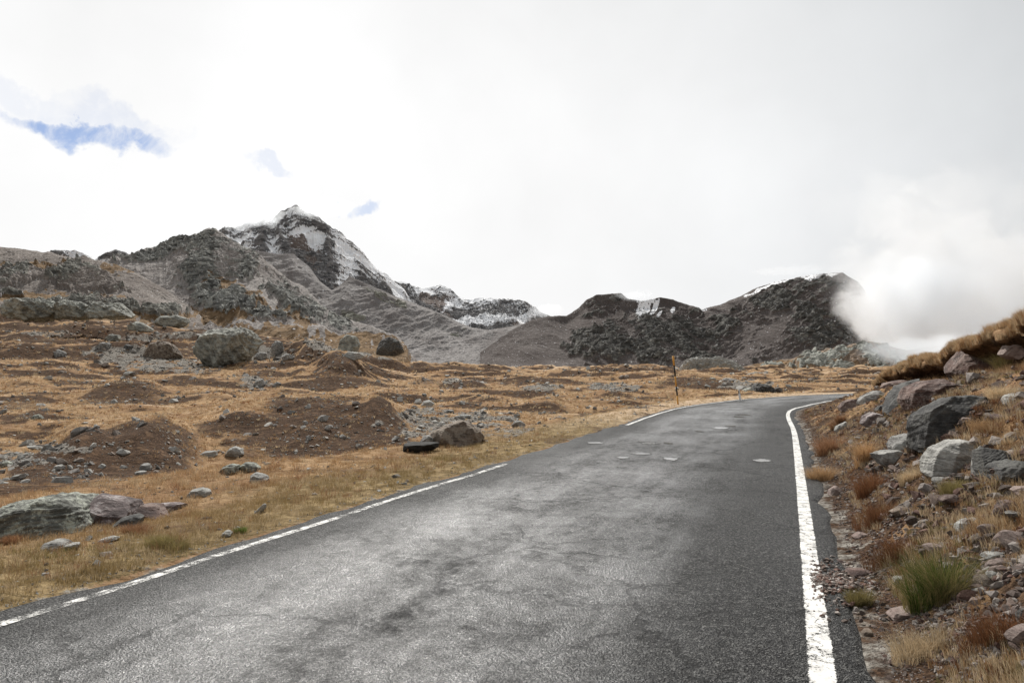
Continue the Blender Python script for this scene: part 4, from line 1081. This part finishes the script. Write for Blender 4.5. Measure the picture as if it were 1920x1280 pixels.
# ------------------------------------------------------------------ puddles in the potholes
m_wat, nt, bs, _o = material('puddle_water')
bs.inputs['Base Color'].default_value = (.17, .165, .15, 1); bs.inputs['Roughness'].default_value = .10; bs.inputs['Specular IOR Level'].default_value = .5
m_hole, nt, bs, _o = material('broken_asphalt')
pos = nt.new('ShaderNodeNewGeometry').outputs['Position']
nt.l.new(nt.mix(nt.noise(pos, 60, 4, .7), (.012, .012, .012), (.06, .058, .055)), bs.inputs['Base Color'])
nt.l.new(nt.bump(nt.noise(pos, 70, 3, .7), .01), bs.inputs['Normal'])
PD = [(1430, 861, 15, 2.6, 'long puddle in a pothole on the right lane nearest the bend'), (1256, 857, 13, 2.4, 'puddle with a dark rim in the middle of the puddle group'), (1200, 848, 17, 1.8, 'wide thin puddle upper left of the rimmed puddle'),
      (1168, 855, 10, 1.6, 'small puddle at the left end of the puddle group'), (1164, 872, 10, 1.3, 'narrow puddle nearest to the camera in the group'), (1220, 829, 14, 2.2, 'pale wide puddle of the second group'), (1254, 829, 8, 2.0, 'round puddle right of the pale wide puddle'),
      (1202, 826, 6, 1.2, 'tiny puddle behind the pale wide puddle'), (1310, 806, 6, 1.4, 'small oval puddle left of the long far puddles'), (1350, 800, 14, 1.3, 'long puddle in the far group'), (1370, 797, 9, 1.1, 'thin puddle behind the long far one'),
      (1394, 777, 12, 1.0, 'farthest pale puddle before the bend'), (1385, 781, 9, .9, 'faint puddle below the farthest one'), (1118, 828, 16, 1.1, 'thin broken puddle near the left road edge'), (1548, 770, 8, .9, 'thin puddle near the start of the bend edge line')]
for k, (u, v, ru, rv, lab) in enumerate(PD):
    Y = CAMZ / -raydir(u, v)[1]; x0 = raydir(u, v)[0] * Y
    rx = ru * Y / F; ry = rv * Y * Y / (F * CAMZ)
    n = 40; a = np.linspace(0, 2 * np.pi, n, endpoint=False)
    rr = 1 + .75 * fbm(np.cos(a) * 1.9 + k * 3.3, np.sin(a) * 1.9, 4, 90)
    def ring(sc_, dz):
        X = x0 + rx * sc_ * rr * np.cos(a); Yy = Y + ry * sc_ * rr * np.sin(a)
        return np.stack([X, Yy, road_z(X, Yy) + dz], 1)
    rim = np.concatenate([ring(1.07, .004), ring(1.0, .0075), ring(.95, .005)])
    fr_ = np.concatenate([np.stack([np.arange(n) + j * n, (np.arange(n) + 1) % n + j * n, (np.arange(n) + 1) % n + (j + 1) * n, np.arange(n) + (j + 1) * n], 1) for j in (0, 1)])
    e = empty('puddle', (0, 0, 0)); tag(e, lab, 'puddle', 'puddles in the potholes of the road', 'structure')
    np_mesh('rim', rim, fr_, m_hole, parent=e)
    wtr = ring(.97, .008); zf = wtr[:, 2].mean()
    np_mesh('water', np.concatenate([wtr, [[x0, Y, zf]]]), np.stack([np.arange(n), (np.arange(n) + 1) % n, np.full(n, n)], 1), m_wat, parent=e)

# ------------------------------------------------------------------ scattered stones
TEMPL = []
for k in range(12):
    r_ = np.random.default_rng(100 + k)
    fl = r_.uniform(.32, .75)
    p = r_.normal(size=(13, 3)); p /= np.linalg.norm(p, axis=1)[:, None]
    p *= np.array([1, r_.uniform(.6, .95), fl]) * r_.uniform(.8, 1.05, (13, 1))
    TEMPL.append(p)


def hull_mesh(p):
    bm = bmesh.new()
    for q in p: bm.verts.new(q)
    r_ = bmesh.ops.convex_hull(bm, input=bm.verts)
    bmesh.ops.delete(bm, geom=[v for v in bm.verts if not v.link_faces], context='VERTS')
    bmesh.ops.triangulate(bm, faces=bm.faces); bm.verts.index_update()
    V = np.array([v.co[:] for v in bm.verts]); Fc = np.array([[v.index for v in f.verts] for f in bm.faces]); bm.free()
    return V, Fc


LOW = [hull_mesh(p) for p in TEMPL]


def sample_ground(n, Y0, Y1, t0=-.95, t1=.95):
    t = rng.uniform(t0, t1, n); Y = np.exp(rng.uniform(math.log(Y0), math.log(Y1), n)); return t * Y, Y


def info(x, y):
    z, s, a, L, Rr, br, un = terrain(x, y)
    sl_ = slope_at(x, y, z)
    m = ground_masks(x, y, z, s, a, L, Rr, br, sl_)
    return z, L, Rr, m


NST = 420000
sx, sy = sample_ground(NST, 2.0, 260)
sz, sL, sR, sm_ = info(sx, sy)
off = (sL > .02) | (sR > .02)
clump = sstep(-.15, .35, fbm(sx / 1.7, sy / 1.7, 3, 140))
dens = .012 + .62 * sm_[:, 1] * (.25 + clump) + 1.0 * sm_[:, 2] + .10 * sm_[:, 3] * clump
dens = np.where((sR > 0) & (sR < 2.7), .8 * (.35 + clump), dens)
dens = np.where((sR > 0) & (sR < .5), 1.0, dens)
dens = np.where(sR > 2.7, .01, dens)
dens = np.where((sL > 0) & (sL < 5.2) & (sy < 25), .05 + .12 * clump + .5 * (sL < .15), dens)
dens *= np.where(sy > 70, np.interp(sy, [70, 260], [.8, .35]), 1)
keep = off & (rng.uniform(size=NST) < dens)
sx, sy, sz, sL, sR, sm_ = [q[keep] for q in (sx, sy, sz, sL, sR, sm_)]
n = len(sx)
px = rng.pareto(2.2, n) * 2.6 + 1.4                         # size in photo pixels as it happens: bigger stones matter farther off
size = np.clip(px * sy / F, .012, None)
cap = np.where(sR > 0, .15, np.where(sL < 5.2, .16, .55 + .006 * sy)); size = np.minimum(size, cap * rng.uniform(.5, 1, n))
size = np.where((sR > .25) & (sR < 3.2), np.clip(np.exp(rng.normal(math.log(.034), .75, n)), .012, .30), size)
size = np.where((sR > 0) & (sR < .5), np.minimum(size, .05), size)
size = np.where((sL > 0) & (sL < .2), np.minimum(size, .03), size)
kindr = rng.uniform(size=n)
cols_l = np.array([(.42, .41, .38), (.30, .29, .27), (.52, .50, .46), (.20, .185, .17), (.34, .29, .25)])
cols_r = np.array([(.33, .25, .21), (.42, .37, .33), (.18, .14, .12), (.25, .15, .12), (.52, .46, .42)])
pick = (kindr * 5).astype(int)
scol = np.where((sR > 0)[:, None], cols_r[pick] * .60, cols_l[pick]) * rng.uniform(.75, 1.15, (n, 1))
order = np.argsort(-size / sy)
IND = 222
idx_i = order[:IND]; idx_s = order[IND:]
tmesh = []
for k in range(12):
    o = rock_from_hull('template', TEMPL[k], RM['grey'], 3, .05, .02, 300 + k, lf=7)
    me = o.data; bpy.data.objects.remove(o); me.materials.clear(); me.materials.append(None); me.name = 'rock_shape'; tmesh.append(me)
mk_l = ['pale', 'grey', 'pale', 'brown', 'grey']; mk_r = ['brown', 'grey', 'red', 'red', 'pink']
words = {'pale': 'pale', 'grey': 'grey', 'brown': 'brown', 'red': 'rust red', 'pink': 'pinkish', }
vcache = {}
for i in idx_i:
    kd = (mk_r if sR[i] > 0 else mk_l)[pick[i]]; k = int(rng.integers(12))
    if (k, kd) not in vcache:
        me = tmesh[k].copy(); me.materials[0] = RM[kd]; vcache[(k, kd)] = me
    o = bpy.data.objects.new('rock', vcache[(k, kd)]); COL.objects.link(o)
    s_ = size[i] * .5
    o.location = (sx[i], sy[i], sz[i] + s_ * .12); o.scale = (s_ * 1.15, s_ * 1.0, s_ * .95)
    o.rotation_euler = (rng.uniform(-.3, .3), rng.uniform(-.3, .3), rng.uniform(0, 6.28))
    if sR[i] > 0: where = 'loose on the steep bank right of the road'
    elif sL[i] < 5.2 and sy[i] < 26: where = 'in the grass of the left road verge'
    elif sy[i] < 40: where = 'on the brown mounds beyond the left verge'
    elif sy[i] < 90: where = 'on the rolling meadow in the middle distance'
    else: where = 'high on the far left slope'
    lab = f'small {words[kd]} stone lying {where}'
    tag(o, lab, 'rock', f'{words[kd]} stones {where}')


def merge_stones(name, ids):
    Vs, Fs, Cs = [], [], []; nv = 0
    tt = rng.integers(12, size=len(ids))
    for k in range(12):
        q = ids[tt == k]
        if not len(q): continue
        V, Fc = LOW[k]
        s_ = size[q] * .5; th = rng.uniform(0, 6.28, len(q)); c, sn_ = np.cos(th), np.sin(th)
        st = rng.uniform(.75, 1.3, (len(q), 3))
        vx = V[None, :, 0] * st[:, 0:1]; vy = V[None, :, 1] * st[:, 1:2]; vz = V[None, :, 2] * st[:, 2:3]
        tl = rng.uniform(-.35, .35, (len(q), 1)); vz = vz + vx * tl
        X = (vx * c[:, None] - vy * sn_[:, None]) * s_[:, None] + sx[q][:, None]
        Yy = (vx * sn_[:, None] + vy * c[:, None]) * s_[:, None] + sy[q][:, None]
        Z = vz * s_[:, None] + (sz[q] + s_ * .1)[:, None]
        Vs.append(np.stack([X, Yy, Z], -1).reshape(-1, 3))
        Fs.append((Fc[None] + (np.arange(len(q)) * len(V))[:, None, None]).reshape(-1, 3) + nv); nv += len(q) * len(V)
        Cs.append(np.repeat(scol[q], len(V), 0))
    m, nt, bs, _o = material('loose_stone')
    at = nt.new('ShaderNodeAttribute', attribute_name='tint'); pos = nt.new('ShaderNodeNewGeometry').outputs['Position']
    nn = nt.noise(pos, 25, 5, .7)
    nt.l.new(nt.mix(nt.ramp(nn, .3, .7), nt.vmath('SCALE', at.outputs['Color'], .55), at.outputs['Color']), bs.inputs['Base Color'])
    nt.l.new(nt.bump(nn, .02, .7), bs.inputs['Normal'])
    return np_mesh(name, np.concatenate(Vs), np.concatenate(Fs), m, {'tint': np.concatenate(Cs)}, smooth=False)


o = merge_stones('rubble', idx_s)
tag(o, 'countless small stones and gravel strewn over meadow, mounds and bank', 'rubble', kind='stuff')
print('stones', n)

# ------------------------------------------------------------------ grass
m_gr, nt, bs, _o = material('grass_blades')
at = nt.new('ShaderNodeAttribute', attribute_name='tint')
nt.l.new(at.outputs['Color'], bs.inputs['Base Color']); bs.inputs['Roughness'].default_value = .75; bs.inputs['Specular IOR Level'].default_value = .2
tl = nt.new('ShaderNodeBsdfTranslucent'); nt.l.new(at.outputs['Color'], tl.inputs[0])
mx = nt.new('ShaderNodeMixShader'); mx.inputs[0].default_value = .28; nt.l.new(bs.outputs[0], mx.inputs[1]); nt.l.new(tl.outputs[0], mx.inputs[2]); nt.l.new(mx.outputs[0], _o.inputs[0])


def blades(name, cx, cy, cz, hgt, spread, nb, col, wid, lean=(0, 0), droop=.5, segs=2):
    """tufts at c: nb blades each (array), heights hgt; one mesh"""
    N = int(nb.sum()); ti = np.repeat(np.arange(len(cx)), nb)
    th = rng.uniform(0, 6.28, N); rr = np.sqrt(rng.uniform(size=N)) * spread[ti]
    bx = cx[ti] + np.cos(th) * rr * .6; by = cy[ti] + np.sin(th) * rr * .6; bz = cz[ti]
    h_ = hgt[ti] * rng.uniform(.55, 1.15, N)
    out = rng.uniform(.15, 1.0, N) * droop
    th2 = th + rng.normal(0, .5, N)
    dx = np.cos(th2) * out * h_ + lean[0] * h_; dy = np.sin(th2) * out * h_ + lean[1] * h_
    ph = rng.uniform(0, 3.14, N); wx = np.cos(ph) * wid[ti] * .5; wy = np.sin(ph) * wid[ti] * .5
    T = np.linspace(0, 1, segs + 1)
    Vl = []
    for k, t in enumerate(T):
        X = bx + dx * t ** 1.6; Yy = by + dy * t ** 1.6; Z = bz + h_ * (t - .35 * np.minimum(out, 1) * t * t) - .02 * (k == 0)
        ww = 1 - .75 * t
        if k < segs:
            Vl.append(np.stack([X - wx * ww, Yy - wy * ww, Z], 1)); Vl.append(np.stack([X + wx * ww, Yy + wy * ww, Z], 1))
        else: Vl.append(np.stack([X, Yy, Z], 1))
    M = len(Vl); V = np.stack(Vl, 1).reshape(-1, 3)
    fs = []
    for k in range(segs - 1): fs += [[2 * k, 2 * k + 1, 2 * k + 3], [2 * k, 2 * k + 3, 2 * k + 2]]
    fs.append([2 * segs - 2, 2 * segs - 1, 2 * segs])
    Fc = (np.array(fs)[None] + (np.arange(N) * M)[:, None, None]).reshape(-1, 3)
    C = col[ti] * rng.uniform(.65, 1.3, (N, 1))
    C = np.repeat(C, M, 0)
    return np_mesh(name, V, Fc, m_gr, {'tint': C}, smooth=True)


STRAW = np.array((.62, .49, .32)); TAN_ = np.array((.46, .305, .165)); ORG = np.array((.31, .175, .095)); RUST = np.array((.20, .095, .045)); OLV = np.array((.23, .19, .08)); GRN = np.array((.07, .10, .02))


def tufts(n, Y0, Y1, t0, t1, fn, name, label):
    x, y = sample_ground(n, Y0, Y1, t0, t1)
    z, L, Rr, m = info(x, y)
    n1 = fbm(x * .9, y * .9, 3, 150); n2 = fbm(x * .22, y * .22, 3, 155); n3 = rng.uniform(size=n)
    d, h_, col, nb, wf = fn(x, y, L, Rr, m, n1, n2, n3)
    k = rng.uniform(size=n) < d
    x, y, z, h_, col, nb = [q[k] for q in (x, y, z, h_, col, nb)]
    wid = np.maximum(.0035, y / F * wf)
    o = blades(name, x, y, z, h_, h_ * .9 + .02, nb.astype(int), col, wid, droop=.9)
    tag(o, label, 'grass', kind='stuff'); print(name, len(x), int(nb.sum()))
    return o


def f_left(x, y, L, Rr, m, n1, n2, n3):
    d = (L > .05) * (L < 7.5) * (1 - .75 * m[:, 1]) * sstep(-.5, .1, n1 + .3)
    d = np.maximum(d, (L > 7.5) * (1 - m[:, 1]) * (1 - m[:, 2]) * .35)
    h_ = .055 + .05 * sstep(-.2, .5, n1) + .05 * n3 ** 4 + .0010 * y
    h_ = h_ * np.where(L < .6, .8, 1)
    a = m[:, 3][:, None]; c = TAN_ * (1 - a) + OLV * a
    g = (sstep(.1, .45, n2) * (L < 2.0) * (n3 > .4))[:, None]; c = c * (1 - .6 * g) + GRN * 1.3 * .6 * g
    c = np.where(((n3 > .9) & (L > .3))[:, None], ORG, c); c = np.where((n3 < .28)[:, None], STRAW * .85, c)
    st = (sstep(15, 24, y) * (L < 3) * .8)[:, None]; c = c * (1 - st) + STRAW * st
    nb = np.where(y < 14, 26, 14) + 0 * x
    return d, h_, c, nb, .55


tufts(26000, 3.2, 60, -.95, .42, f_left, 'grass', 'short dry olive and tan grass on the left verge and meadow')


def f_mid(x, y, L, Rr, m, n1, n2, n3):
    free = ((L > 6) | (y > 75) | (Rr > 6)) & ~((Rr > -5.6) & (L < 1) & (y < 75))
    d = free * (1 - .8 * m[:, 1]) * (1 - .9 * m[:, 2]) * sstep(-.35, .2, n1 + .12) * .9
    h_ = .05 + .0022 * y * (.6 + .8 * n3)
    c = np.where((n3 > .72)[:, None], STRAW, TAN_); c = np.where((n3 < .2)[:, None], RUST * 1.2, c)
    st = (m[:, 0] * .7)[:, None]; c = c * (1 - st) + STRAW * 1.05 * st
    return d, h_, c, 9 + 0 * x, .9


tufts(42000, 22, 150, -.85, .62, f_mid, 'grass', 'dry tan tussock grass over the rolling meadow')


def f_right(x, y, L, Rr, m, n1, n2, n3):
    slope_ = (Rr > .25) * (Rr < 2.75)
    d = slope_ * sstep(-.25, .3, n1 + .15) * .95
    d = np.maximum(d, (Rr >= 2.6) * (Rr < 7) * .9)
    h_ = .04 + .05 * sstep(0, .5, n1) + .06 * n3 ** 4
    h_ = np.where(Rr >= 2.6, .10 + .07 * n3, h_)
    c = np.where((n2 > .05)[:, None], ORG * .85, TAN_ * .85)
    c = np.where((n3 > .7)[:, None], STRAW * .9, c); c = np.where((n3 < .22)[:, None], RUST, c)
    c = np.where(((n2 < -.15) & (n3 > .22) & (n3 < .5))[:, None], OLV, c)
    c = np.where(((Rr >= 2.6))[:, None], np.where((n3 > .5)[:, None], TAN_ * 1.05, ORG * 1.1), c)
    nb = np.where(y < 10, 34, 22) + 0 * x
    return d, h_, c, nb, .5


tufts(26000, 1.7, 36, .28, .98, f_right, 'grass', 'tangled rusty and straw coloured grass over the right bank')


# turf mat hanging over the eroded top of the bank
def turf_mat():
    ii = np.arange(idx_at(3.0), idx_at(31.5))
    qa = SS[ii]; yy = CL[ii, 1]
    prof = [(.12, -.36), (-.36, -.27), (-.50, -.19), (-.47, -.10), (-.32, -.04), (-.05, .0), (.35, .01), (.9, -.03), (1.0, -.25)]
    H = np.interp(yy + 1, BANKY, BANKH)
    k = sstep(.3, 1.6, H)
    rows = []
    for j, (o_, z_) in enumerate(prof):
        off = AE + 3.0 + o_ * .66 * k * (1 + 1.8 * fbm(qa * .55, qa * 0 + 1, 4, 160)) + .12 * fbm(qa * 2.2, qa * 0 + j * .6, 3, 163)
        X = CL[ii, 0] + NRM[ii, 0] * off; Yy = CL[ii, 1] + NRM[ii, 1] * off
        zt = terrain(CL[ii, 0] + NRM[ii, 0] * (AE + 3.0 + max(o_, .42)), CL[ii, 1] + NRM[ii, 1] * (AE + 3.0 + max(o_, .42)))[0]
        Z = zt + z_ * (.5 + .5 * k) + .05 * fbm(qa * 2.6, qa * 0 + j * .8, 3, 167)
        rows.append(np.stack([X, Yy, Z], 1))
    V = np.stack(rows, 1)
    V = np.stack([np.apply_along_axis(lambda q: np.convolve(np.concatenate([[q[0]], np.interp(np.linspace(0, 8, 33), np.arange(9), q), [q[-1]]]), [.25, .5, .25], 'valid'), 1, V[:, :, c]) for c in range(3)], -1)
    prof = list(range(33))
    V = np.stack([np.stack([np.interp(np.linspace(0, len(ii) - 1, len(ii) * 2), np.arange(len(ii)), V[:, j, c]) for c in range(3)], 1) for j in range(len(prof))], 1)
    Vd = V.reshape(-1, 3); nrm = fbm3(Vd[:, 0] * 4, Vd[:, 1] * 4, Vd[:, 2] * 4, 4, 170)
    Vd = Vd + np.stack([nrm * .10, nrm * .03, nrm * .10], 1)
    o = np_mesh('turf_overhang', Vd, grid_faces(V.shape[0], len(prof)), m_ground, {'mask': np.stack([np.zeros(len(Vd)), np.tile(np.clip(1.3 - np.arange(len(prof)) / 9, .12, 1), V.shape[0]), np.zeros(len(Vd)), np.zeros(len(Vd))], 1)})
    tag(o, 'thick turf edge overhanging the eroded top of the right bank', 'turf', kind='structure')
    W = Vd.reshape(V.shape[0], len(prof), 3)
    return W


TW = turf_mat()
nT = 17000
ri = rng.uniform(0, TW.shape[0] - 1.01, nT); ci = np.clip(rng.normal(17, 6, nT), 9, 30).astype(int); fi = ri - ri.astype(int)
pt = TW[ri.astype(int), ci] * (1 - fi[:, None]) + TW[ri.astype(int) + 1, ci] * fi[:, None]
cc_ = rng.uniform(size=nT); nxt = TW[ri.astype(int), np.minimum(ci + 1, 32)]; w2 = rng.uniform(0, .9, nT)[:, None] * (ci < 32)[:, None]; pt = pt * (1 - w2) + nxt * w2
tn = fbm(pt[:, 0] * 2.6, pt[:, 1] * 2.6, 3, 180); kt = tn > -.12 + .25 * (rng.uniform(size=nT) - .5); pt = pt[kt]; cc_ = cc_[kt]; tn = tn[kt]; nT = len(pt)
col = np.where((cc_ > .5)[:, None], STRAW * .95, np.where((cc_ > .15)[:, None], TAN_ * 1.15, ORG))
o = blades('grass', pt[:, 0], pt[:, 1], pt[:, 2], .05 + .14 * sstep(-.1, .5, tn) + .05 * rng.uniform(size=nT), np.full(nT, .07), np.full(nT, 22), col, np.maximum(.004, pt[:, 1] / F * .7), lean=(-.12, 0), droop=.75)
tag(o, 'long dry tan grass hanging over the top edge of the right bank', 'grass', kind='stuff')

# single tufts one can pick out
def one_tuft(u, v, wpx, hpx, colr, nbl, label, name='grass_tuft', droop=1.0, mixc=None, group=None):
    b = hit(u, v)[0]; k = b[1] / F
    n_ = 7; th = rng.uniform(0, 6.28, n_); rr = rng.uniform(0, .42, n_) * wpx * k
    cx = b[0] + np.cos(th) * rr; cy = b[1] + np.sin(th) * rr * .7 + .05
    cz = terrain(cx, cy)[0]
    col = np.tile(np.array(colr), (n_, 1)) * rng.uniform(.8, 1.2, (n_, 1))
    if mixc is not None: col[::3] = mixc
    o = blades(name, cx, cy, cz, np.full(n_, hpx * k * (1.15 if hpx > 80 else .8)), np.full(n_, wpx * k * .34), np.full(n_, nbl // n_), col, np.full(n_, max(.003, k * .55)), droop=droop, segs=4)
    tag(o, label, 'grass tuft', group)
    return o


one_tuft(1752, 1142, 120, 84, GRN * 1.0, 1900, 'bright green grass tuft at the lower right of the bank', mixc=OLV * 1.1)
TUF = [(1626, 928, 60, 56, RUST * 1.1, 'rounded rust brown grass tuft below the pale flat slab'), (1652, 976, 80, 60, RUST, 'wide dark rust tuft right of the debris on the edge line'), (1690, 1050, 110, 60, RUST * .9, 'dark brown shaggy tuft just above the green tuft'),
       (1712, 912, 46, 30, STRAW, 'pale straw tuft under the white grey boulder'), (1880, 752, 50, 40, STRAW, 'yellow straw tuft beside the pale triangular rock'), (1826, 858, 22, 18, STRAW, 'tiny yellow tuft growing on the white grey boulder'),
       (1625, 870, 30, 60, TAN_ * 1.2, 'upright tan tuft left of the pale flat slab'), (1575, 800, 30, 22, ORG, 'orange tuft at the whitish stone by the bend'), (1860, 820, 70, 36, TAN_, 'shaggy tan tuft above the black boulder'),
       (1895, 700, 50, 60, OLV, 'olive green tuft below the large red boulder'), (1560, 850, 60, 50, ORG * 1.2, 'fluffy orange clump beside the edge line bend'), (1548, 900, 50, 40, TAN_ * 1.1, 'light tan clump next to the edge line, below the orange one'),
       (1800, 930, 60, 40, OLV * 1.1, 'olive tuft right below the white grey boulder'), (1740, 1230, 120, 60, STRAW * .8, 'tangled straw coloured clump in the bottom right'), (1880, 1200, 110, 70, RUST, 'dark rusty clump in the bottom right corner'),
       (1620, 1140, 46, 40, OLV, 'small olive clump by the crumbling asphalt edge'), (448, 1000, 26, 14, GRN * 2.0, 'small bright green tuft beside the flaked line'), (300, 1030, 70, 30, OLV * 1.2, 'olive tuft on the near left verge'),
       (12, 1020, 40, 24, ORG * 1.2, 'orange tuft under the lichen covered boulder'), (250, 998, 90, 22, ORG, 'rusty orange grass clump below the dark slate slab')]
for (u, v, w_, h_, c, lab) in TUF: one_tuft(u, v, w_, h_, c, 900, lab)

# arching seed stalks on the bank
m_st = plain('dry_stalk', (.45, .33, .18), .7, .2)
for k, (u, v, hp, lx, lab) in enumerate([(1798, 1085, 118, -.02, 'tall straight seed stalk rising from the green tuft'), (1780, 1080, 104, .06, 'second thinner stalk beside the tall one'),
                                 (1890, 760, 34, -1.6, 'arching stalk with seed heads before the dark gap'), (1850, 800, 26, -1.8, 'seed head stalk arching over the dark grey boulder'), (1780, 1260, 74, -.35, 'bent straw stalk at the bottom edge')]):
    b = hit(u, v)[0]; q = b[1] / F; h_ = hp * q
    pts = [Vector((b[0] + lx * h_ * (t ** 1.5), b[1] - .05 * t, b[2] - .02 + h_ * (t if abs(lx) < 1 else (1.6 * t - .7 * t * t)))) for t in np.linspace(0, 1, 12)]
    bm = bmesh.new(); prev = None
    for i, p in enumerate(pts):
        r_ = max(.0016, q * .45) * (1 - .5 * i / 11) * (2.2 if i in (9, 10) else 1)
        cur = [bm.verts.new(p + Vector((math.cos(a) * r_, math.sin(a) * r_, 0))) for a in (0, 1.57, 3.14, 4.71)]
        if prev:
            for j in range(4): bm.faces.new((prev[j], prev[(j + 1) % 4], cur[(j + 1) % 4], cur[j]))
        prev = cur
    tag(bm_obj('grass_stalk', bm, m_st), lab, 'grass stalk')

# debris washed over the right edge line
nd = 700
i_ = idx_at(6.3); dd = rng.normal(size=(nd, 2))
lat_ = RW + .12 + np.abs(dd[:, 0]) * .22 - .12; al = rng.normal(0, .38, nd)
j_ = np.clip(i_ + (al / .25).astype(int), 0, NS - 1)
X = CL[j_, 0] + NRM[j_, 0] * lat_ + TAN[j_, 0] * (al % .25); Yy = CL[j_, 1] + NRM[j_, 1] * lat_ + TAN[j_, 1] * (al % .25)
sx, sy = X, Yy; sz = np.where(lat_ < AE, road_z(X, Yy) + .004, terrain(X, Yy)[0]); size = rng.uniform(.008, .05, nd) ** 1.0 * sstep(-.05, .25, lat_ - RW + .1) + .006
scol = cols_r[rng.integers(5, size=nd)] * .8
o = merge_stones('debris', np.arange(nd)); tag(o, 'crumbled stone debris washed across the right white edge line', 'debris', kind='stuff')

# ------------------------------------------------------------------ low cloud (real volumes)
def cloud(loc, dims, dens, label, nscale=2.2, thr=(.25, .95), aniso=.62, rotz=0, soft=(.0, .75)):
    bm = bmesh.new(); bmesh.ops.create_icosphere(bm, subdivisions=3, radius=1)
    me = bpy.data.meshes.new('cloud'); bm.to_mesh(me); bm.free()
    o = bpy.data.objects.new('cloud', me); COL.objects.link(o); o.location = loc; o.scale = dims; o.rotation_euler = (0, rotz, 0)
    m = bpy.data.materials.new('cloud_vapour'); m.use_nodes = True; nt = NT(m.node_tree); nt.n.clear()
    out = nt.new('ShaderNodeOutputMaterial'); pv = nt.new('ShaderNodeVolumePrincipled'); nt.l.new(pv.outputs[0], out.inputs['Volume'])
    pv.inputs['Color'].default_value = (.930, .953, .978, 1); pv.inputs['Anisotropy'].default_value = aniso
    tc = nt.new('ShaderNodeTexCoord').outputs['Object']
    sc_ = nt.vmath('MULTIPLY', tc, tuple(d / dims[0] for d in dims))
    nn = nt.noise(sc_, nscale, 5, .62, .7)
    fall = nt.ramp(nt.math('SUBTRACT', 1.0, nt.vmath('LENGTH', tc)), soft[0], soft[1])
    x = nt.math('ADD', fall, nt.math('MULTIPLY', nt.math('SUBTRACT', nn, .5), 4.2))
    dn = nt.math('MULTIPLY', nt.ramp(x, thr[0], thr[1]), nt.ramp(nt.vmath('LENGTH', tc), .98, .85))
    nt.l.new(nt.math('MULTIPLY', dn, dens), pv.inputs['Density'])
    me.materials.append(m)
    tag(o, label, 'cloud', kind='stuff')
    return o


def cl(u, v, Y, ru, rv, dy, dens, label, **kw):
    c = P(u, v, Y); k = Y / F
    return cloud(tuple(c), (ru * k, dy, rv * k), dens, label, **kw)


cl(1692, 582, 530, 135, 128, 50, .042, 'dense lower part of the cloud wall hiding the end of the right mountain', nscale=2.4, soft=(0, .55))
cl(1745, 510, 520, 205, 210, 60, .018, 'cloud wall with a ragged left edge cutting off the right mountain', nscale=2.6, soft=(0, .75))
cl(1775, 662, 300, 175, 55, 32, .07, 'low mist lying on the pale rocky hill above the bank', nscale=2.2, soft=(0, .7))
cl(1900, 555, 480, 380, 165, 60, .022, 'thin cloud sheet filling the sky above the bank', nscale=2.0, soft=(0, .7))
cl(1800, 380, 560, 330, 130, 60, .005, 'faint vapour rising above the cloud wall', nscale=2.0, soft=(0, .8))
cl(1500, 507, 1200, 110, 12, 60, .008, 'thin cloud wisp on the crest of the right mountain', nscale=2.5)
cl(1190, 554, 1200, 42, 12, 40, .018, 'small cloud puff on the middle summit of the right mountain', nscale=2.5)
cl(460, 408, 2050, 90, 26, 100, .022, 'pale wisp of cloud across the shoulder of the snowy peak', nscale=2.5)
cl(600, 392, 2100, 80, 20, 90, .012, 'thin vapour drifting off the snowy peak', nscale=2.5)
cl(1025, 582, 2600, 38, 16, 100, .007, 'little cloud at the right end of the back range', nscale=2.5)
